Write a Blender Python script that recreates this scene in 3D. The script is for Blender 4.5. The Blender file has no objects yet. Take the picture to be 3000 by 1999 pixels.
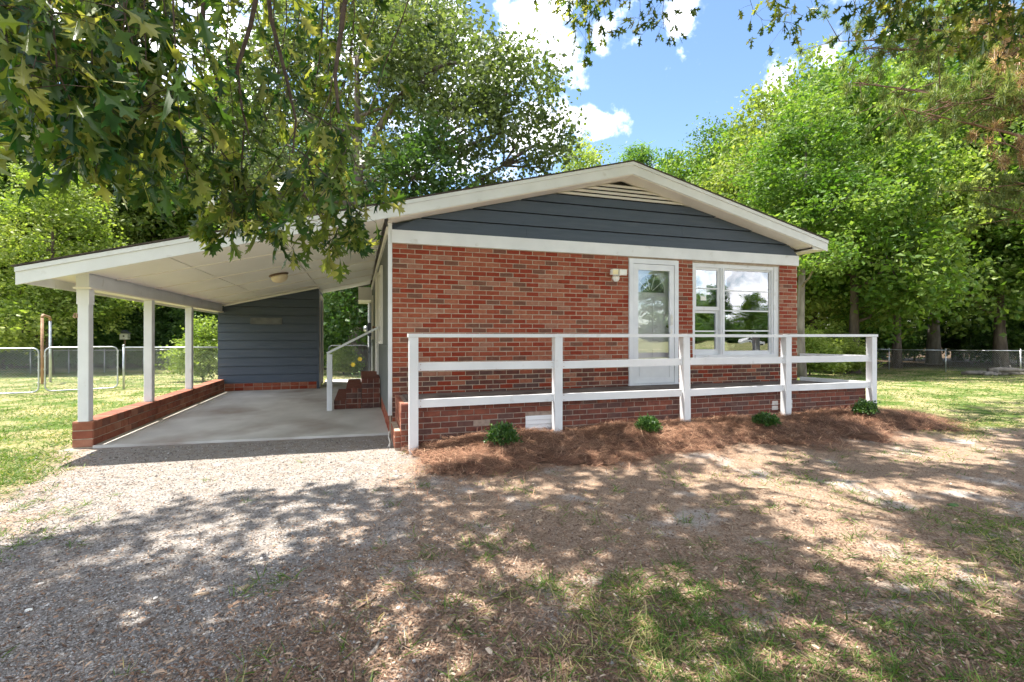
import bpy, math, random
import numpy as np
from mathutils import Vector, Matrix

rng = np.random.default_rng(7)
random.seed(7)
scene = bpy.context.scene
COL = scene.collection
R = math.radians

# ------------------------------------------------------------------ camera, sky, sun, exposure
CAM = np.array([-0.437, -6.728, 1.34])
S_, C_ = 0.304, 0.9527                       # the house front is turned 17.7 degrees to the lens
cd = bpy.data.cameras.new('camera'); co = bpy.data.objects.new('camera', cd); COL.objects.link(co)
co.location = CAM; co.rotation_euler = (R(90), 0, -math.atan2(S_, C_))
cd.sensor_width = 36; cd.lens = 1410/3000*36; cd.shift_y = -0.0048; cd.clip_end = 2000; cd.clip_start = 0.05
scene.camera = co

SUN = np.array([-0.55, 0.34, 1.95]); SUN = SUN/np.linalg.norm(SUN)     # towards the sun
SHX, SHY = 0.55/1.95, -0.34/1.95                                       # shadow shift per metre of height
world = bpy.data.worlds.new('World'); scene.world = world; world.use_nodes = True
wn = world.node_tree.nodes; wl_ = world.node_tree.links; wn.clear()
sky = wn.new('ShaderNodeTexSky'); sky.sky_type = 'NISHITA'; sky.sun_disc = False
sky.sun_elevation = math.asin(SUN[2]); sky.sun_rotation = math.atan2(SUN[0], SUN[1])
sky.altitude = 0; sky.air_density = 1.0; sky.dust_density = 0.2; sky.ozone_density = 1.6
hsv = wn.new('ShaderNodeHueSaturation'); hsv.inputs['Saturation'].default_value = 1.05
bg1 = wn.new('ShaderNodeBackground'); bg1.inputs[1].default_value = 0.050
bg2 = wn.new('ShaderNodeBackground'); bg2.inputs[0].default_value = (1, 1, 1.02, 1); bg2.inputs[1].default_value = 0.85
wl_.new(sky.outputs[0], hsv.inputs['Color']); wl_.new(hsv.outputs[0], bg1.inputs[0])
tc = wn.new('ShaderNodeTexCoord')
nz = wn.new('ShaderNodeTexNoise'); nz.inputs['Scale'].default_value = 9; nz.inputs['Detail'].default_value = 10; nz.inputs['Roughness'].default_value = 0.6
wl_.new(tc.outputs['Generated'], nz.inputs['Vector'])
acc = None
def dirpx(u, v):
    X = (u*3000/2353-1500)/1410; Z = -(v*3000/2353-985)/1410
    d = np.array([C_*X+S_, -S_*X+C_, Z]); return d/np.linalg.norm(d)
CLOUDS = [(1215, 50, .085), (1290, 110, .045), (1400, 90, .04), (1440, 60, .05), (1590, 5, .06), (1560, 40, .04), (1150, 340, .13), (1230, 350, .06), (1275, 315, .05), (1345, 285, .045), (1370, 290, .035), (1335, 178, .030),
          (1000, 200, .20), (2150, 330, .10), (500, 420, .3), (150, 120, .3)]
for u, v, r in CLOUDS:
    d = dirpx(u, v)
    dp = wn.new('ShaderNodeVectorMath'); dp.operation = 'DOT_PRODUCT'; dp.inputs[1].default_value = d
    wl_.new(tc.outputs['Generated'], dp.inputs[0])
    mr = wn.new('ShaderNodeMapRange'); mr.interpolation_type = 'SMOOTHSTEP'
    mr.inputs['From Min'].default_value = math.cos(r*1.1); mr.inputs['From Max'].default_value = 1; mr.inputs['To Max'].default_value = 0.30
    wl_.new(dp.outputs['Value'], mr.inputs['Value'])
    if acc is None: acc = mr.outputs[0]
    else:
        ad = wn.new('ShaderNodeMath'); ad.operation = 'MAXIMUM'; wl_.new(acc, ad.inputs[0]); wl_.new(mr.outputs[0], ad.inputs[1]); acc = ad.outputs[0]
# broken cumulus over the rest of the sky, a clear gap above the roof
nb_ = wn.new('ShaderNodeTexNoise'); nb_.inputs['Scale'].default_value = 2.1; nb_.inputs['Detail'].default_value = 3; wl_.new(tc.outputs['Generated'], nb_.inputs['Vector'])
br = wn.new('ShaderNodeMapRange'); br.inputs['From Min'].default_value = .40; br.inputs['From Max'].default_value = .62; br.inputs['To Max'].default_value = .46; wl_.new(nb_.outputs[0], br.inputs['Value'])
dg = wn.new('ShaderNodeVectorMath'); dg.operation = 'DOT_PRODUCT'; dg.inputs[1].default_value = dirpx(1600, 120); wl_.new(tc.outputs['Generated'], dg.inputs[0])
gp = wn.new('ShaderNodeMapRange'); gp.interpolation_type = 'SMOOTHSTEP'; gp.inputs['From Min'].default_value = math.cos(.85); gp.inputs['From Max'].default_value = math.cos(.6); gp.inputs['To Min'].default_value = 1; gp.inputs['To Max'].default_value = 0; wl_.new(dg.outputs['Value'], gp.inputs['Value'])
bm = wn.new('ShaderNodeMath'); bm.operation = 'MULTIPLY'; wl_.new(br.outputs[0], bm.inputs[0]); wl_.new(gp.outputs[0], bm.inputs[1])
am = wn.new('ShaderNodeMath'); am.operation = 'MAXIMUM'; wl_.new(acc, am.inputs[0]); wl_.new(bm.outputs[0], am.inputs[1]); acc = am.outputs[0]
ad = wn.new('ShaderNodeMath'); ad.operation = 'ADD'; na_ = wn.new('ShaderNodeMath'); na_.operation = 'MULTIPLY_ADD'; na_.inputs[1].default_value = 1.9; na_.inputs[2].default_value = -.53; wl_.new(nz.outputs[0], na_.inputs[0])
wl_.new(acc, ad.inputs[0]); wl_.new(na_.outputs[0], ad.inputs[1])
cr = wn.new('ShaderNodeMapRange'); cr.interpolation_type = 'SMOOTHSTEP'
cr.inputs['From Min'].default_value = 0.56; cr.inputs['From Max'].default_value = 0.92
wl_.new(ad.outputs[0], cr.inputs['Value'])
ns_ = wn.new('ShaderNodeTexNoise'); ns_.inputs['Scale'].default_value = 14; ns_.inputs['Detail'].default_value = 5; wl_.new(tc.outputs['Generated'], ns_.inputs['Vector'])
cs_ = wn.new('ShaderNodeMapRange'); cs_.inputs['From Min'].default_value = .38; cs_.inputs['From Max'].default_value = .62; cs_.inputs['To Min'].default_value = .40; cs_.inputs['To Max'].default_value = .92; wl_.new(ns_.outputs[0], cs_.inputs['Value']); wl_.new(cs_.outputs[0], bg2.inputs[1])
mx = wn.new('ShaderNodeMixShader'); wl_.new(cr.outputs[0], mx.inputs[0]); wl_.new(bg1.outputs[0], mx.inputs[1]); wl_.new(bg2.outputs[0], mx.inputs[2])
wo = wn.new('ShaderNodeOutputWorld'); wl_.new(mx.outputs[0], wo.inputs[0])

sd = bpy.data.lights.new('sun', 'SUN'); sd.energy = 2.35; sd.angle = R(0.53); sd.color = (1.0, 0.95, 0.86)
so = bpy.data.objects.new('sun', sd); COL.objects.link(so); so.location = (-20, 10, 40)
so.rotation_euler = Vector(SUN).to_track_quat('Z', 'Y').to_euler()
vs = scene.view_settings; vs.view_transform = 'Standard'; vs.look = 'None'; vs.exposure = 2.6; vs.gamma = 1; vs.use_curve_mapping = False
scene.cycles.use_denoising = True
scene.cycles.max_bounces = 7; scene.cycles.transparent_max_bounces = 12; scene.cycles.sample_clamp_indirect = 6

# ------------------------------------------------------------------ helpers
def proj(p):
    d = np.asarray(p, float)-CAM
    X = C_*d[..., 0]-S_*d[..., 1]; Y = S_*d[..., 0]+C_*d[..., 1]
    Ys = np.where(np.abs(Y) < 1e-3, 1e-3, Y)
    return (1500+1410*X/Ys)*2353/3000, (985-1410*d[..., 2]/Ys)*2353/3000, Y
def at(u, v, Y):                             # a point seen in that direction, Y metres deep
    X = (u*3000/2353-1500)/1410*Y; Z = -(v*3000/2353-985)/1410*Y
    return np.array([CAM[0]+C_*X+S_*Y, CAM[1]-S_*X+C_*Y, CAM[2]+Z])
def depth(x, y): return S_*(x-CAM[0])+C_*(y-CAM[1])
def sstep(a, b, x):
    t = np.clip((x-a)/(b-a), 0, 1); return t*t*(3-2*t)
_lat = np.random.default_rng(3).random((256, 256))
def vnoise(x, y):
    xi = np.floor(x).astype(int); yi = np.floor(y).astype(int); fx = x-xi; fy = y-yi
    fx = fx*fx*(3-2*fx); fy = fy*fy*(3-2*fy)
    g = lambda a, b: _lat[a % 256, b % 256]
    return (g(xi, yi)*(1-fx)+g(xi+1, yi)*fx)*(1-fy)+(g(xi, yi+1)*(1-fx)+g(xi+1, yi+1)*fx)*fy
def fbm(x, y, s=1.0, o=4):
    v = 0; a = .5
    for i in range(o): v = v+a*vnoise(x*s+17.3*i, y*s+9.1*i); s *= 2; a *= .5
    return v
def ground_z(x, y):
    x = np.asarray(x, float); y = np.asarray(y, float); Y = depth(x, y)
    z = -0.38*sstep(11, 24, Y)
    near = sstep(12, 5, Y)*sstep(-0.2, -1.2, y)
    return z+near*(fbm(x, y, 1.6)-.5)*0.05

def mesh_np(name, V, faces, mats=(), fmat=None, smooth=False, rnd=None):
    """V (n,3); faces either (m,k) array or a list of index lists"""
    me = bpy.data.meshes.new(name); V = np.asarray(V, np.float32)
    me.vertices.add(len(V)); me.vertices.foreach_set('co', V.ravel())
    if isinstance(faces, np.ndarray):
        m, k = faces.shape; tot = np.full(m, k, np.int32); idx = faces.ravel().astype(np.int32)
    else:
        tot = np.array([len(f) for f in faces], np.int32); idx = np.concatenate([np.asarray(f, np.int32) for f in faces])
    st = np.concatenate(([0], np.cumsum(tot)[:-1])).astype(np.int32)
    me.loops.add(len(idx)); me.loops.foreach_set('vertex_index', idx)
    me.polygons.add(len(tot)); me.polygons.foreach_set('loop_start', st); me.polygons.foreach_set('loop_total', tot)
    for m_ in mats: me.materials.append(m_)
    if fmat is not None: me.polygons.foreach_set('material_index', np.asarray(fmat, np.int32))
    me.polygons.foreach_set('use_smooth', np.full(len(tot), bool(smooth)))
    if rnd is not None:
        a = me.attributes.new('rnd', 'FLOAT', 'FACE'); a.data.foreach_set('value', np.asarray(rnd, np.float32))
    me.update(calc_edges=True); me.validate()
    return me
def inst_mesh(name, T, TF, pos, mat3, mats, smooth=False, fm=None, rnd=None):
    """merge len(pos) copies of a template (verts T, faces TF) into one mesh"""
    T = np.asarray(T, float); n = len(T); m = len(pos)
    V = np.einsum('mij,nj->mni', mat3, T)+pos[:, None, :]
    if isinstance(TF, np.ndarray):
        F = (TF[None]+(np.arange(m)*n)[:, None, None]).reshape(-1, TF.shape[1]); nf = len(TF)
    else:
        F = []; nf = len(TF)
        tot = np.tile(np.array([len(f) for f in TF]), m)
        flat = np.concatenate([np.asarray(f) for f in TF])
        idx = (flat[None]+(np.arange(m)*n)[:, None]).ravel()
        F = np.split(idx, np.cumsum(tot)[:-1])
    if rnd is None: rnd = rng.random(m)
    return mesh_np(name, V.reshape(-1, 3), F, mats, None if fm is None else np.repeat(fm, nf), smooth, np.repeat(rnd, nf))
def link(name, me, parent=None, loc=None):
    o = bpy.data.objects.new(name, me); COL.objects.link(o)
    if parent is not None:
        o.parent = parent
        o.matrix_parent_inverse = Matrix.Translation(-Vector(parent.get('_w', (0, 0, 0)))) if loc is None else Matrix()
    if loc is not None: o.location = loc
    return o
def tag(o, label, cat, group=None, kind=None):
    if label: o['label'] = label
    if cat: o['category'] = cat
    if group: o['group'] = group
    if kind: o['kind'] = kind
    return o
def thing(name, label, cat, loc=(0, 0, 0), group=None, local=False):
    """an Empty at the thing's base; parts built in world space unless local"""
    o = bpy.data.objects.new(name, None); COL.objects.link(o); o.location = loc; o.empty_display_size = .2
    if not local: o['_w'] = tuple(float(a) for a in loc)
    return tag(o, label, cat, group)
def copy_tree(o, parent=None):
    c = o.copy(); COL.objects.link(c)
    if parent is not None: c.parent = parent
    for ch in list(o.children): copy_tree(ch, c)
    return c

class MB:
    def __init__(s): s.v = []; s.f = []; s.m = []; s.cur = 0
    def add(s, vs_, fs):
        b = len(s.v); s.v += [tuple(map(float, p)) for p in vs_]
        for f in fs: s.f.append([b+i for i in f]); s.m.append(s.cur)
        return s
    def box(s, x0, x1, y0, y1, z0, z1, bev=0):
        if bev:
            return s.bbox(x0, x1, y0, y1, z0, z1, bev)
        return s.add([(x0, y0, z0), (x1, y0, z0), (x1, y1, z0), (x0, y1, z0), (x0, y0, z1), (x1, y0, z1), (x1, y1, z1), (x0, y1, z1)],
                     [(0, 3, 2, 1), (4, 5, 6, 7), (0, 1, 5, 4), (1, 2, 6, 5), (2, 3, 7, 6), (3, 0, 4, 7)])
    def bbox(s, x0, x1, y0, y1, z0, z1, b):
        """box with the vertical edges and the top edge chamfered"""
        def ring(i, z): return [(x0+b+i, y0+i, z), (x1-b-i, y0+i, z), (x1-i, y0+b+i, z), (x1-i, y1-b-i, z), (x1-b-i, y1-i, z), (x0+b+i, y1-i, z), (x0+i, y1-b-i, z), (x0+i, y0+b+i, z)]
        vs_ = ring(0, z0)+ring(0, z1-b)+ring(b*.6, z1)
        fs = [list(range(7, -1, -1)), list(range(16, 24))]
        for k in (0, 8):
            for i in range(8): fs.append((k+i, k+(i+1) % 8, k+8+(i+1) % 8, k+8+i))
        return s.add(vs_, fs)
    def hexa(s, p):                           # 8 corner points, bottom ring then top ring
        return s.add(p, [(0, 3, 2, 1), (4, 5, 6, 7), (0, 1, 5, 4), (1, 2, 6, 5), (2, 3, 7, 6), (3, 0, 4, 7)])
    def prism_y(s, poly, y0, y1):             # polygon in x,z run from y0 to y1
        n = len(poly); vs_ = [(x, y0, z) for x, z in poly]+[(x, y1, z) for x, z in poly]
        return s.add(vs_, [list(range(n)), list(range(2*n-1, n-1, -1))]+[(i, i+n, (i+1) % n+n, (i+1) % n) for i in range(n)])
    def prism_z(s, poly, z0, z1):
        n = len(poly); vs_ = [(x, y, z0) for x, y in poly]+[(x, y, z1) for x, y in poly]
        return s.add(vs_, [list(range(n-1, -1, -1)), list(range(n, 2*n))]+[(i, (i+1) % n, (i+1) % n+n, i+n) for i in range(n)])
    def bar(s, a, b, w, h, up=(0, 0, 1)):     # box beam from a to b
        a = Vector(a); b = Vector(b); d = (b-a).normalized(); sd_ = d.cross(Vector(up)).normalized()*w/2; u = sd_.cross(d).normalized()*h/2
        return s.hexa([a-sd_-u, a+sd_-u, b+sd_-u, b-sd_-u, a-sd_+u, a+sd_+u, b+sd_+u, b-sd_+u])
    def tube(s, pts, r, n=8, cap=True):
        pts = [Vector(p) for p in pts]; k = len(pts); rr = r if hasattr(r, '__len__') else [r]*k
        base = len(s.v); prev = None
        for i, p in enumerate(pts):
            d = (pts[min(i+1, k-1)]-pts[max(i-1, 0)]).normalized()
            if prev is None: ref = Vector((0, 0, 1)) if abs(d.z) < .9 else Vector((1, 0, 0)); u = d.cross(ref).normalized()
            else: u = (prev-d*prev.dot(d)).normalized()
            w = d.cross(u); prev = u
            for j in range(n):
                a = 2*math.pi*j/n; q = p+(u*math.cos(a)+w*math.sin(a))*rr[i]; s.v.append((q.x, q.y, q.z))
        for i in range(k-1):
            for j in range(n):
                s.f.append([base+i*n+j, base+i*n+(j+1) % n, base+(i+1)*n+(j+1) % n, base+(i+1)*n+j]); s.m.append(s.cur)
        if cap: s.f.append([base+j for j in range(n-1, -1, -1)]); s.m.append(s.cur); s.f.append([base+(k-1)*n+j for j in range(n)]); s.m.append(s.cur)
        return s
    def lathe(s, c, prof, n=20, axis='z'):    # prof [(r, h)], closed at both ends
        c = Vector(c); b = len(s.v)
        for r, h in prof:
            for j in range(n):
                a = 2*math.pi*j/n; x, y = r*math.cos(a), r*math.sin(a)
                q = c+(Vector((x, y, h)) if axis == 'z' else Vector((x, -h, y)) if axis == 'y' else Vector((h, x, y))); s.v.append(tuple(q))
        for i in range(len(prof)-1):
            for j in range(n): s.f.append([b+i*n+j, b+i*n+(j+1) % n, b+(i+1)*n+(j+1) % n, b+(i+1)*n+j]); s.m.append(s.cur)
        s.f.append([b+j for j in range(n-1, -1, -1)]); s.m.append(s.cur); e = b+(len(prof)-1)*n; s.f.append([e+j for j in range(n)]); s.m.append(s.cur)
        return s
    def build(s, name, mats, parent=None, smooth=False, loc=None):
        mats = mats if isinstance(mats, (list, tuple)) else [mats]
        return link(name, mesh_np(name, np.array(s.v), s.f, mats, s.m, smooth), parent, loc)

# ------------------------------------------------------------------ materials
def new_mat(name):
    m = bpy.data.materials.new(name); m.use_nodes = True; n = m.node_tree.nodes; n.clear()
    out = n.new('ShaderNodeOutputMaterial'); p = n.new('ShaderNodeBsdfPrincipled'); m.node_tree.links.new(p.outputs[0], out.inputs[0])
    return m, n, m.node_tree.links, p, out
def rgb(c): return (c[0], c[1], c[2], 1)
def noise_mat(name, c1, c2, scale=6, rough=.6, bump=.0, bscale=60, detail=5, stretch=(1, 1, 1), spec=.3, metal=0, lo=.35, hi=.65, c3=None, s3=1.2, l3=.55, h3=.75):
    m, n, l, p, out = new_mat(name)
    g = n.new('ShaderNodeNewGeometry'); mp = n.new('ShaderNodeMapping'); mp.inputs['Scale'].default_value = stretch
    l.new(g.outputs['Position'], mp.inputs[0])
    t = n.new('ShaderNodeTexNoise'); t.inputs['Scale'].default_value = scale; t.inputs['Detail'].default_value = detail; l.new(mp.outputs[0], t.inputs['Vector'])
    r = n.new('ShaderNodeMapRange'); r.inputs['From Min'].default_value = lo; r.inputs['From Max'].default_value = hi; l.new(t.outputs[0], r.inputs['Value'])
    x = n.new('ShaderNodeMix'); x.data_type = 'RGBA'; x.inputs['A'].default_value = rgb(c1); x.inputs['B'].default_value = rgb(c2); l.new(r.outputs[0], x.inputs['Factor'])
    cout = x.outputs['Result']
    if c3 is not None:
        t3 = n.new('ShaderNodeTexNoise'); t3.inputs['Scale'].default_value = s3; t3.inputs['Detail'].default_value = 6; l.new(mp.outputs[0], t3.inputs['Vector'])
        r3 = n.new('ShaderNodeMapRange'); r3.inputs['From Min'].default_value = l3; r3.inputs['From Max'].default_value = h3; l.new(t3.outputs[0], r3.inputs['Value'])
        x3 = n.new('ShaderNodeMix'); x3.data_type = 'RGBA'; x3.inputs['B'].default_value = rgb(c3); l.new(cout, x3.inputs['A']); l.new(r3.outputs[0], x3.inputs['Factor']); cout = x3.outputs['Result']
    l.new(cout, p.inputs['Base Color']); p.inputs['Roughness'].default_value = rough; p.inputs['Specular IOR Level'].default_value = spec; p.inputs['Metallic'].default_value = metal
    if bump:
        tb = n.new('ShaderNodeTexNoise'); tb.inputs['Scale'].default_value = bscale; tb.inputs['Detail'].default_value = 4; l.new(mp.outputs[0], tb.inputs['Vector'])
        b = n.new('ShaderNodeBump'); b.inputs['Strength'].default_value = bump; b.inputs['Distance'].default_value = .01; l.new(tb.outputs[0], b.inputs['Height']); l.new(b.outputs[0], p.inputs['Normal'])
    return m
def rnd_mat(name, stops, rough=.6, transl=0, tcol=None, spec=.25, objtint=0, pos_scale=None):
    """colour picked per piece from the 'rnd' face attribute; optional translucency for leaves"""
    m, n, l, p, out = new_mat(name)
    a = n.new('ShaderNodeAttribute'); a.attribute_name = 'rnd'
    fac = a.outputs['Fac']
    if pos_scale:
        g = n.new('ShaderNodeNewGeometry'); t = n.new('ShaderNodeTexNoise'); t.inputs['Scale'].default_value = pos_scale; t.inputs['Detail'].default_value = 2
        l.new(g.outputs['Position'], t.inputs['Vector'])
        ma = n.new('ShaderNodeMath'); ma.operation = 'MULTIPLY_ADD'; ma.inputs[1].default_value = 1.6; ma.inputs[2].default_value = -.8; l.new(t.outputs[0], ma.inputs[0])
        mb = n.new('ShaderNodeMath'); mb.operation = 'ADD'; mb.use_clamp = True; l.new(fac, mb.inputs[0]); l.new(ma.outputs[0], mb.inputs[1]); fac = mb.outputs[0]
    r = n.new('ShaderNodeValToRGB'); e = r.color_ramp.elements
    while len(e) < len(stops): e.new(.5)
    for i, (q, c) in enumerate(stops): e[i].position = q; e[i].color = rgb(c)
    l.new(fac, r.inputs[0]); c = r.outputs[0]
    if objtint:
        oi = n.new('ShaderNodeObjectInfo'); h = n.new('ShaderNodeHueSaturation'); mr_ = n.new('ShaderNodeMapRange')
        mr_.inputs['To Min'].default_value = 1-objtint; mr_.inputs['To Max'].default_value = 1+objtint; l.new(oi.outputs['Random'], mr_.inputs['Value'])
        l.new(mr_.outputs[0], h.inputs['Value']); l.new(c, h.inputs['Color']); c = h.outputs[0]
    l.new(c, p.inputs['Base Color']); p.inputs['Roughness'].default_value = rough; p.inputs['Specular IOR Level'].default_value = spec
    if transl:
        tr = n.new('ShaderNodeBsdfTranslucent'); mxs = n.new('ShaderNodeMixShader'); mxs.inputs[0].default_value = transl
        mc = n.new('ShaderNodeMix'); mc.data_type = 'RGBA'; mc.blend_type = 'MULTIPLY'; mc.inputs['Factor'].default_value = 1; mc.inputs['B'].default_value = rgb(tcol or (1.5, 1.5, .7))
        l.new(c, mc.inputs['A']); l.new(mc.outputs['Result'], tr.inputs[0])
        l.new(p.outputs[0], mxs.inputs[1]); l.new(tr.outputs[0], mxs.inputs[2]); l.new(mxs.outputs[0], out.inputs[0])
    return m

M = {}
M['white'] = noise_mat('white_paint', (.74, .745, .76), (.67, .675, .69), 3, .5, .15, 90, c3=(.48, .45, .42), s3=7, l3=.64, h3=.85)
M['cream'] = noise_mat('cream_paint', (.84, .80, .745), (.79, .74, .675), 2, .55, .1, 60)
M['ceiling'] = noise_mat('ceiling_paint', (.90, .88, .86), (.85, .825, .80), 1.4, .5, .06, 40)
M['slate'] = noise_mat('slate_siding_paint', (.060, .077, .104), (.074, .091, .120), 2, .5, .25, 30, stretch=(1, 1, 9), c3=(.10, .11, .125), s3=1.5, l3=.6, h3=.85)
M['sidewall'] = noise_mat('side_wall_paint', (.105, .115, .115), (.14, .15, .145), 3, .6, .15, 40)
M['mortar'] = noise_mat('mortar', (.48, .39, .30), (.37, .29, .22), 14, .9, .5, 120, c3=(.30, .25, .21), s3=.9, l3=.6, h3=.8)
M['mortar_dark'] = noise_mat('mortar_weathered', (.34, .27, .22), (.24, .18, .145), 14, .9, .5, 120)
M['concrete'] = noise_mat('slab_concrete', (.60, .575, .54), (.46, .435, .40), 1.6, .8, .2, 70, c3=(.27, .205, .165), s3=.9, l3=.52, h3=.75, stretch=(1, .7, 1))
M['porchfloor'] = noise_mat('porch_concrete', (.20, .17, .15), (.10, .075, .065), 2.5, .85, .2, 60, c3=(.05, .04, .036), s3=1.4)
M['shingle'] = noise_mat('roof_shingle', (.045, .035, .030), (.09, .07, .06), 30, .95, .6, 80)
M['steel'] = noise_mat('galvanised_steel', (.55, .57, .58), (.42, .44, .45), 9, .38, 0, metal=.75, spec=.5)
M['rust'] = noise_mat('rusty_pipe', (.42, .27, .17), (.30, .17, .10), 8, .7, .3, 80)
M['dark'] = noise_mat('dark_recess', (.012, .011, .010), (.02, .018, .016), 4, .9)
M['alum'] = noise_mat('storm_door_paint', (.72, .73, .75), (.64, .65, .68), 4, .35, .04, 60)
M['doorwhite'] = noise_mat('inner_door_paint', (.84, .82, .79), (.78, .76, .73), 3, .45)
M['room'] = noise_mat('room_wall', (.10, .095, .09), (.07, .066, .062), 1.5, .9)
M['bronze'] = noise_mat('lamp_base', (.16, .09, .055), (.11, .06, .04), 20, .45)
M['lampglass'] = noise_mat('lamp_glass', (.86, .72, .52), (.80, .64, .44), 5, .3, spec=.5)
M['plastic'] = noise_mat('plastic_white', (.78, .77, .72), (.70, .68, .62), 12, .4)
M['yellowlens'] = noise_mat('yellowed_lens', (.78, .68, .40), (.72, .62, .36), 20, .3)
M['metergrey'] = noise_mat('meter_grey', (.07, .08, .095), (.10, .11, .12), 12, .5)
M['bark'] = noise_mat('bark_grey', (.16, .125, .10), (.06, .045, .036), 5, .95, 1.0, 22, stretch=(1, 1, .25))
M['barkpale'] = noise_mat('bark_pale', (.30, .265, .23), (.15, .125, .105), 5, .95, .9, 25, stretch=(1, 1, .3))
M['barkmid'] = noise_mat('bark_mid', (.20, .165, .14), (.09, .07, .058), 5, .95, .9, 25, stretch=(1, 1, .3))
M['twig'] = noise_mat('twig_bark', (.10, .07, .055), (.055, .037, .03), 30, .9)
M['pinebark'] = noise_mat('pine_bark', (.22, .13, .09), (.10, .06, .045), 7, .95, 1, 18, stretch=(1, 1, .4))
M['wood'] = noise_mat('weathered_wood', (.36, .27, .19), (.18, .125, .09), 25, .85, .4, 60, stretch=(1, 1, 1))
M['barkchip'] = noise_mat('bark_chip', (.20, .15, .12), (.10, .07, .055), 30, .95, .5, 90)
M['paleleaf'] = noise_mat('dry_leaf', (.44, .33, .22), (.30, .20, .13), 30, .7)
M['yellowpetal'] = noise_mat('yellow_petal', (.85, .62, .03), (.75, .5, .02), 30, .5)
M['stemgreen'] = noise_mat('stem_green', (.06, .12, .03), (.08, .16, .04), 20, .6)
M['paint_patch'] = noise_mat('white_brick_paint', (.62, .61, .60), (.48, .46, .44), 20, .7, .3, 60)
BR = []
BRD = []
for i, (a, b) in enumerate([((.270, .038, .016), (.210, .026, .011)), ((.325, .082, .044), (.260, .058, .030)), ((.355, .120, .072), (.290, .082, .048)), ((.345, .150, .105), (.275, .104, .070)),
                            ((.190, .072, .048), (.140, .050, .034)), ((.295, .062, .032), (.240, .046, .023))]):
    a, b = [(c_[0]*.97, c_[1]*1.02+.001, c_[2]*.97) for c_ in (a, b)]
    BR.append(noise_mat('brick_red_%s' % 'abcdef'[i], a, b, 16, .78, .35, 150, stretch=(1, 1, 1.8), c3=(a[0]*1.15, a[1]*1.9+.01, a[2]*1.9+.015), s3=28, l3=.60, h3=.82))
BW = [.27, .26, .17, .09, .07, .14]
BRD = []                                       # the weathered, darker bricks of the porch base
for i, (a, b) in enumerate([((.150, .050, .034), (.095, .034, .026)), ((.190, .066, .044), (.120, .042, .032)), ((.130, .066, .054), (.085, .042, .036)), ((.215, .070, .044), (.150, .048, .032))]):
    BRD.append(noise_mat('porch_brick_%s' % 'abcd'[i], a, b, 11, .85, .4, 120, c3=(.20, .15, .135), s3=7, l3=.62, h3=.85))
BRC = []
for i, (a, b) in enumerate([((.300, .115, .066), (.235, .080, .046)), ((.260, .085, .050), (.200, .060, .036)), ((.340, .155, .100), (.275, .115, .070)), ((.220, .095, .062), (.165, .066, .044))]):
    BRC.append(noise_mat('carport_brick_%s' % 'abcd'[i], a, b, 9, .85, .4, 120, c3=(.33, .22, .16), s3=6, l3=.62, h3=.85))

def glass_mat(name, refl, tint):
    m = bpy.data.materials.new(name); m.use_nodes = True; n = m.node_tree.nodes; l = m.node_tree.links; n.clear()
    out = n.new('ShaderNodeOutputMaterial'); gl = n.new('ShaderNodeBsdfGlossy'); gl.inputs['Roughness'].default_value = .0; gl.inputs['Color'].default_value = (.95, .96, 1, 1)
    tr = n.new('ShaderNodeBsdfTransparent'); tr.inputs[0].default_value = rgb(tint)
    fr = n.new('ShaderNodeFresnel'); fr.inputs[0].default_value = 1.5
    ad_ = n.new('ShaderNodeMath'); ad_.operation = 'ADD'; ad_.use_clamp = True; ad_.inputs[1].default_value = refl; l.new(fr.outputs[0], ad_.inputs[0])
    g = n.new('ShaderNodeNewGeometry'); t = n.new('ShaderNodeTexNoise'); t.inputs['Scale'].default_value = 2.2; t.inputs['Detail'].default_value = 1; l.new(g.outputs['Position'], t.inputs['Vector'])
    b = n.new('ShaderNodeBump'); b.inputs['Strength'].default_value = .05; b.inputs['Distance'].default_value = .05; l.new(t.outputs[0], b.inputs['Height']); l.new(b.outputs[0], gl.inputs['Normal'])
    mxs = n.new('ShaderNodeMixShader'); l.new(ad_.outputs[0], mxs.inputs[0]); l.new(tr.outputs[0], mxs.inputs[1]); l.new(gl.outputs[0], mxs.inputs[2]); l.new(mxs.outputs[0], out.inputs[0])
    return m
M['glass'] = glass_mat('window_glass', .20, (.75, .78, .78))
M['stormglass'] = glass_mat('storm_door_glass', .12, (.97, .97, .97))

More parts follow.
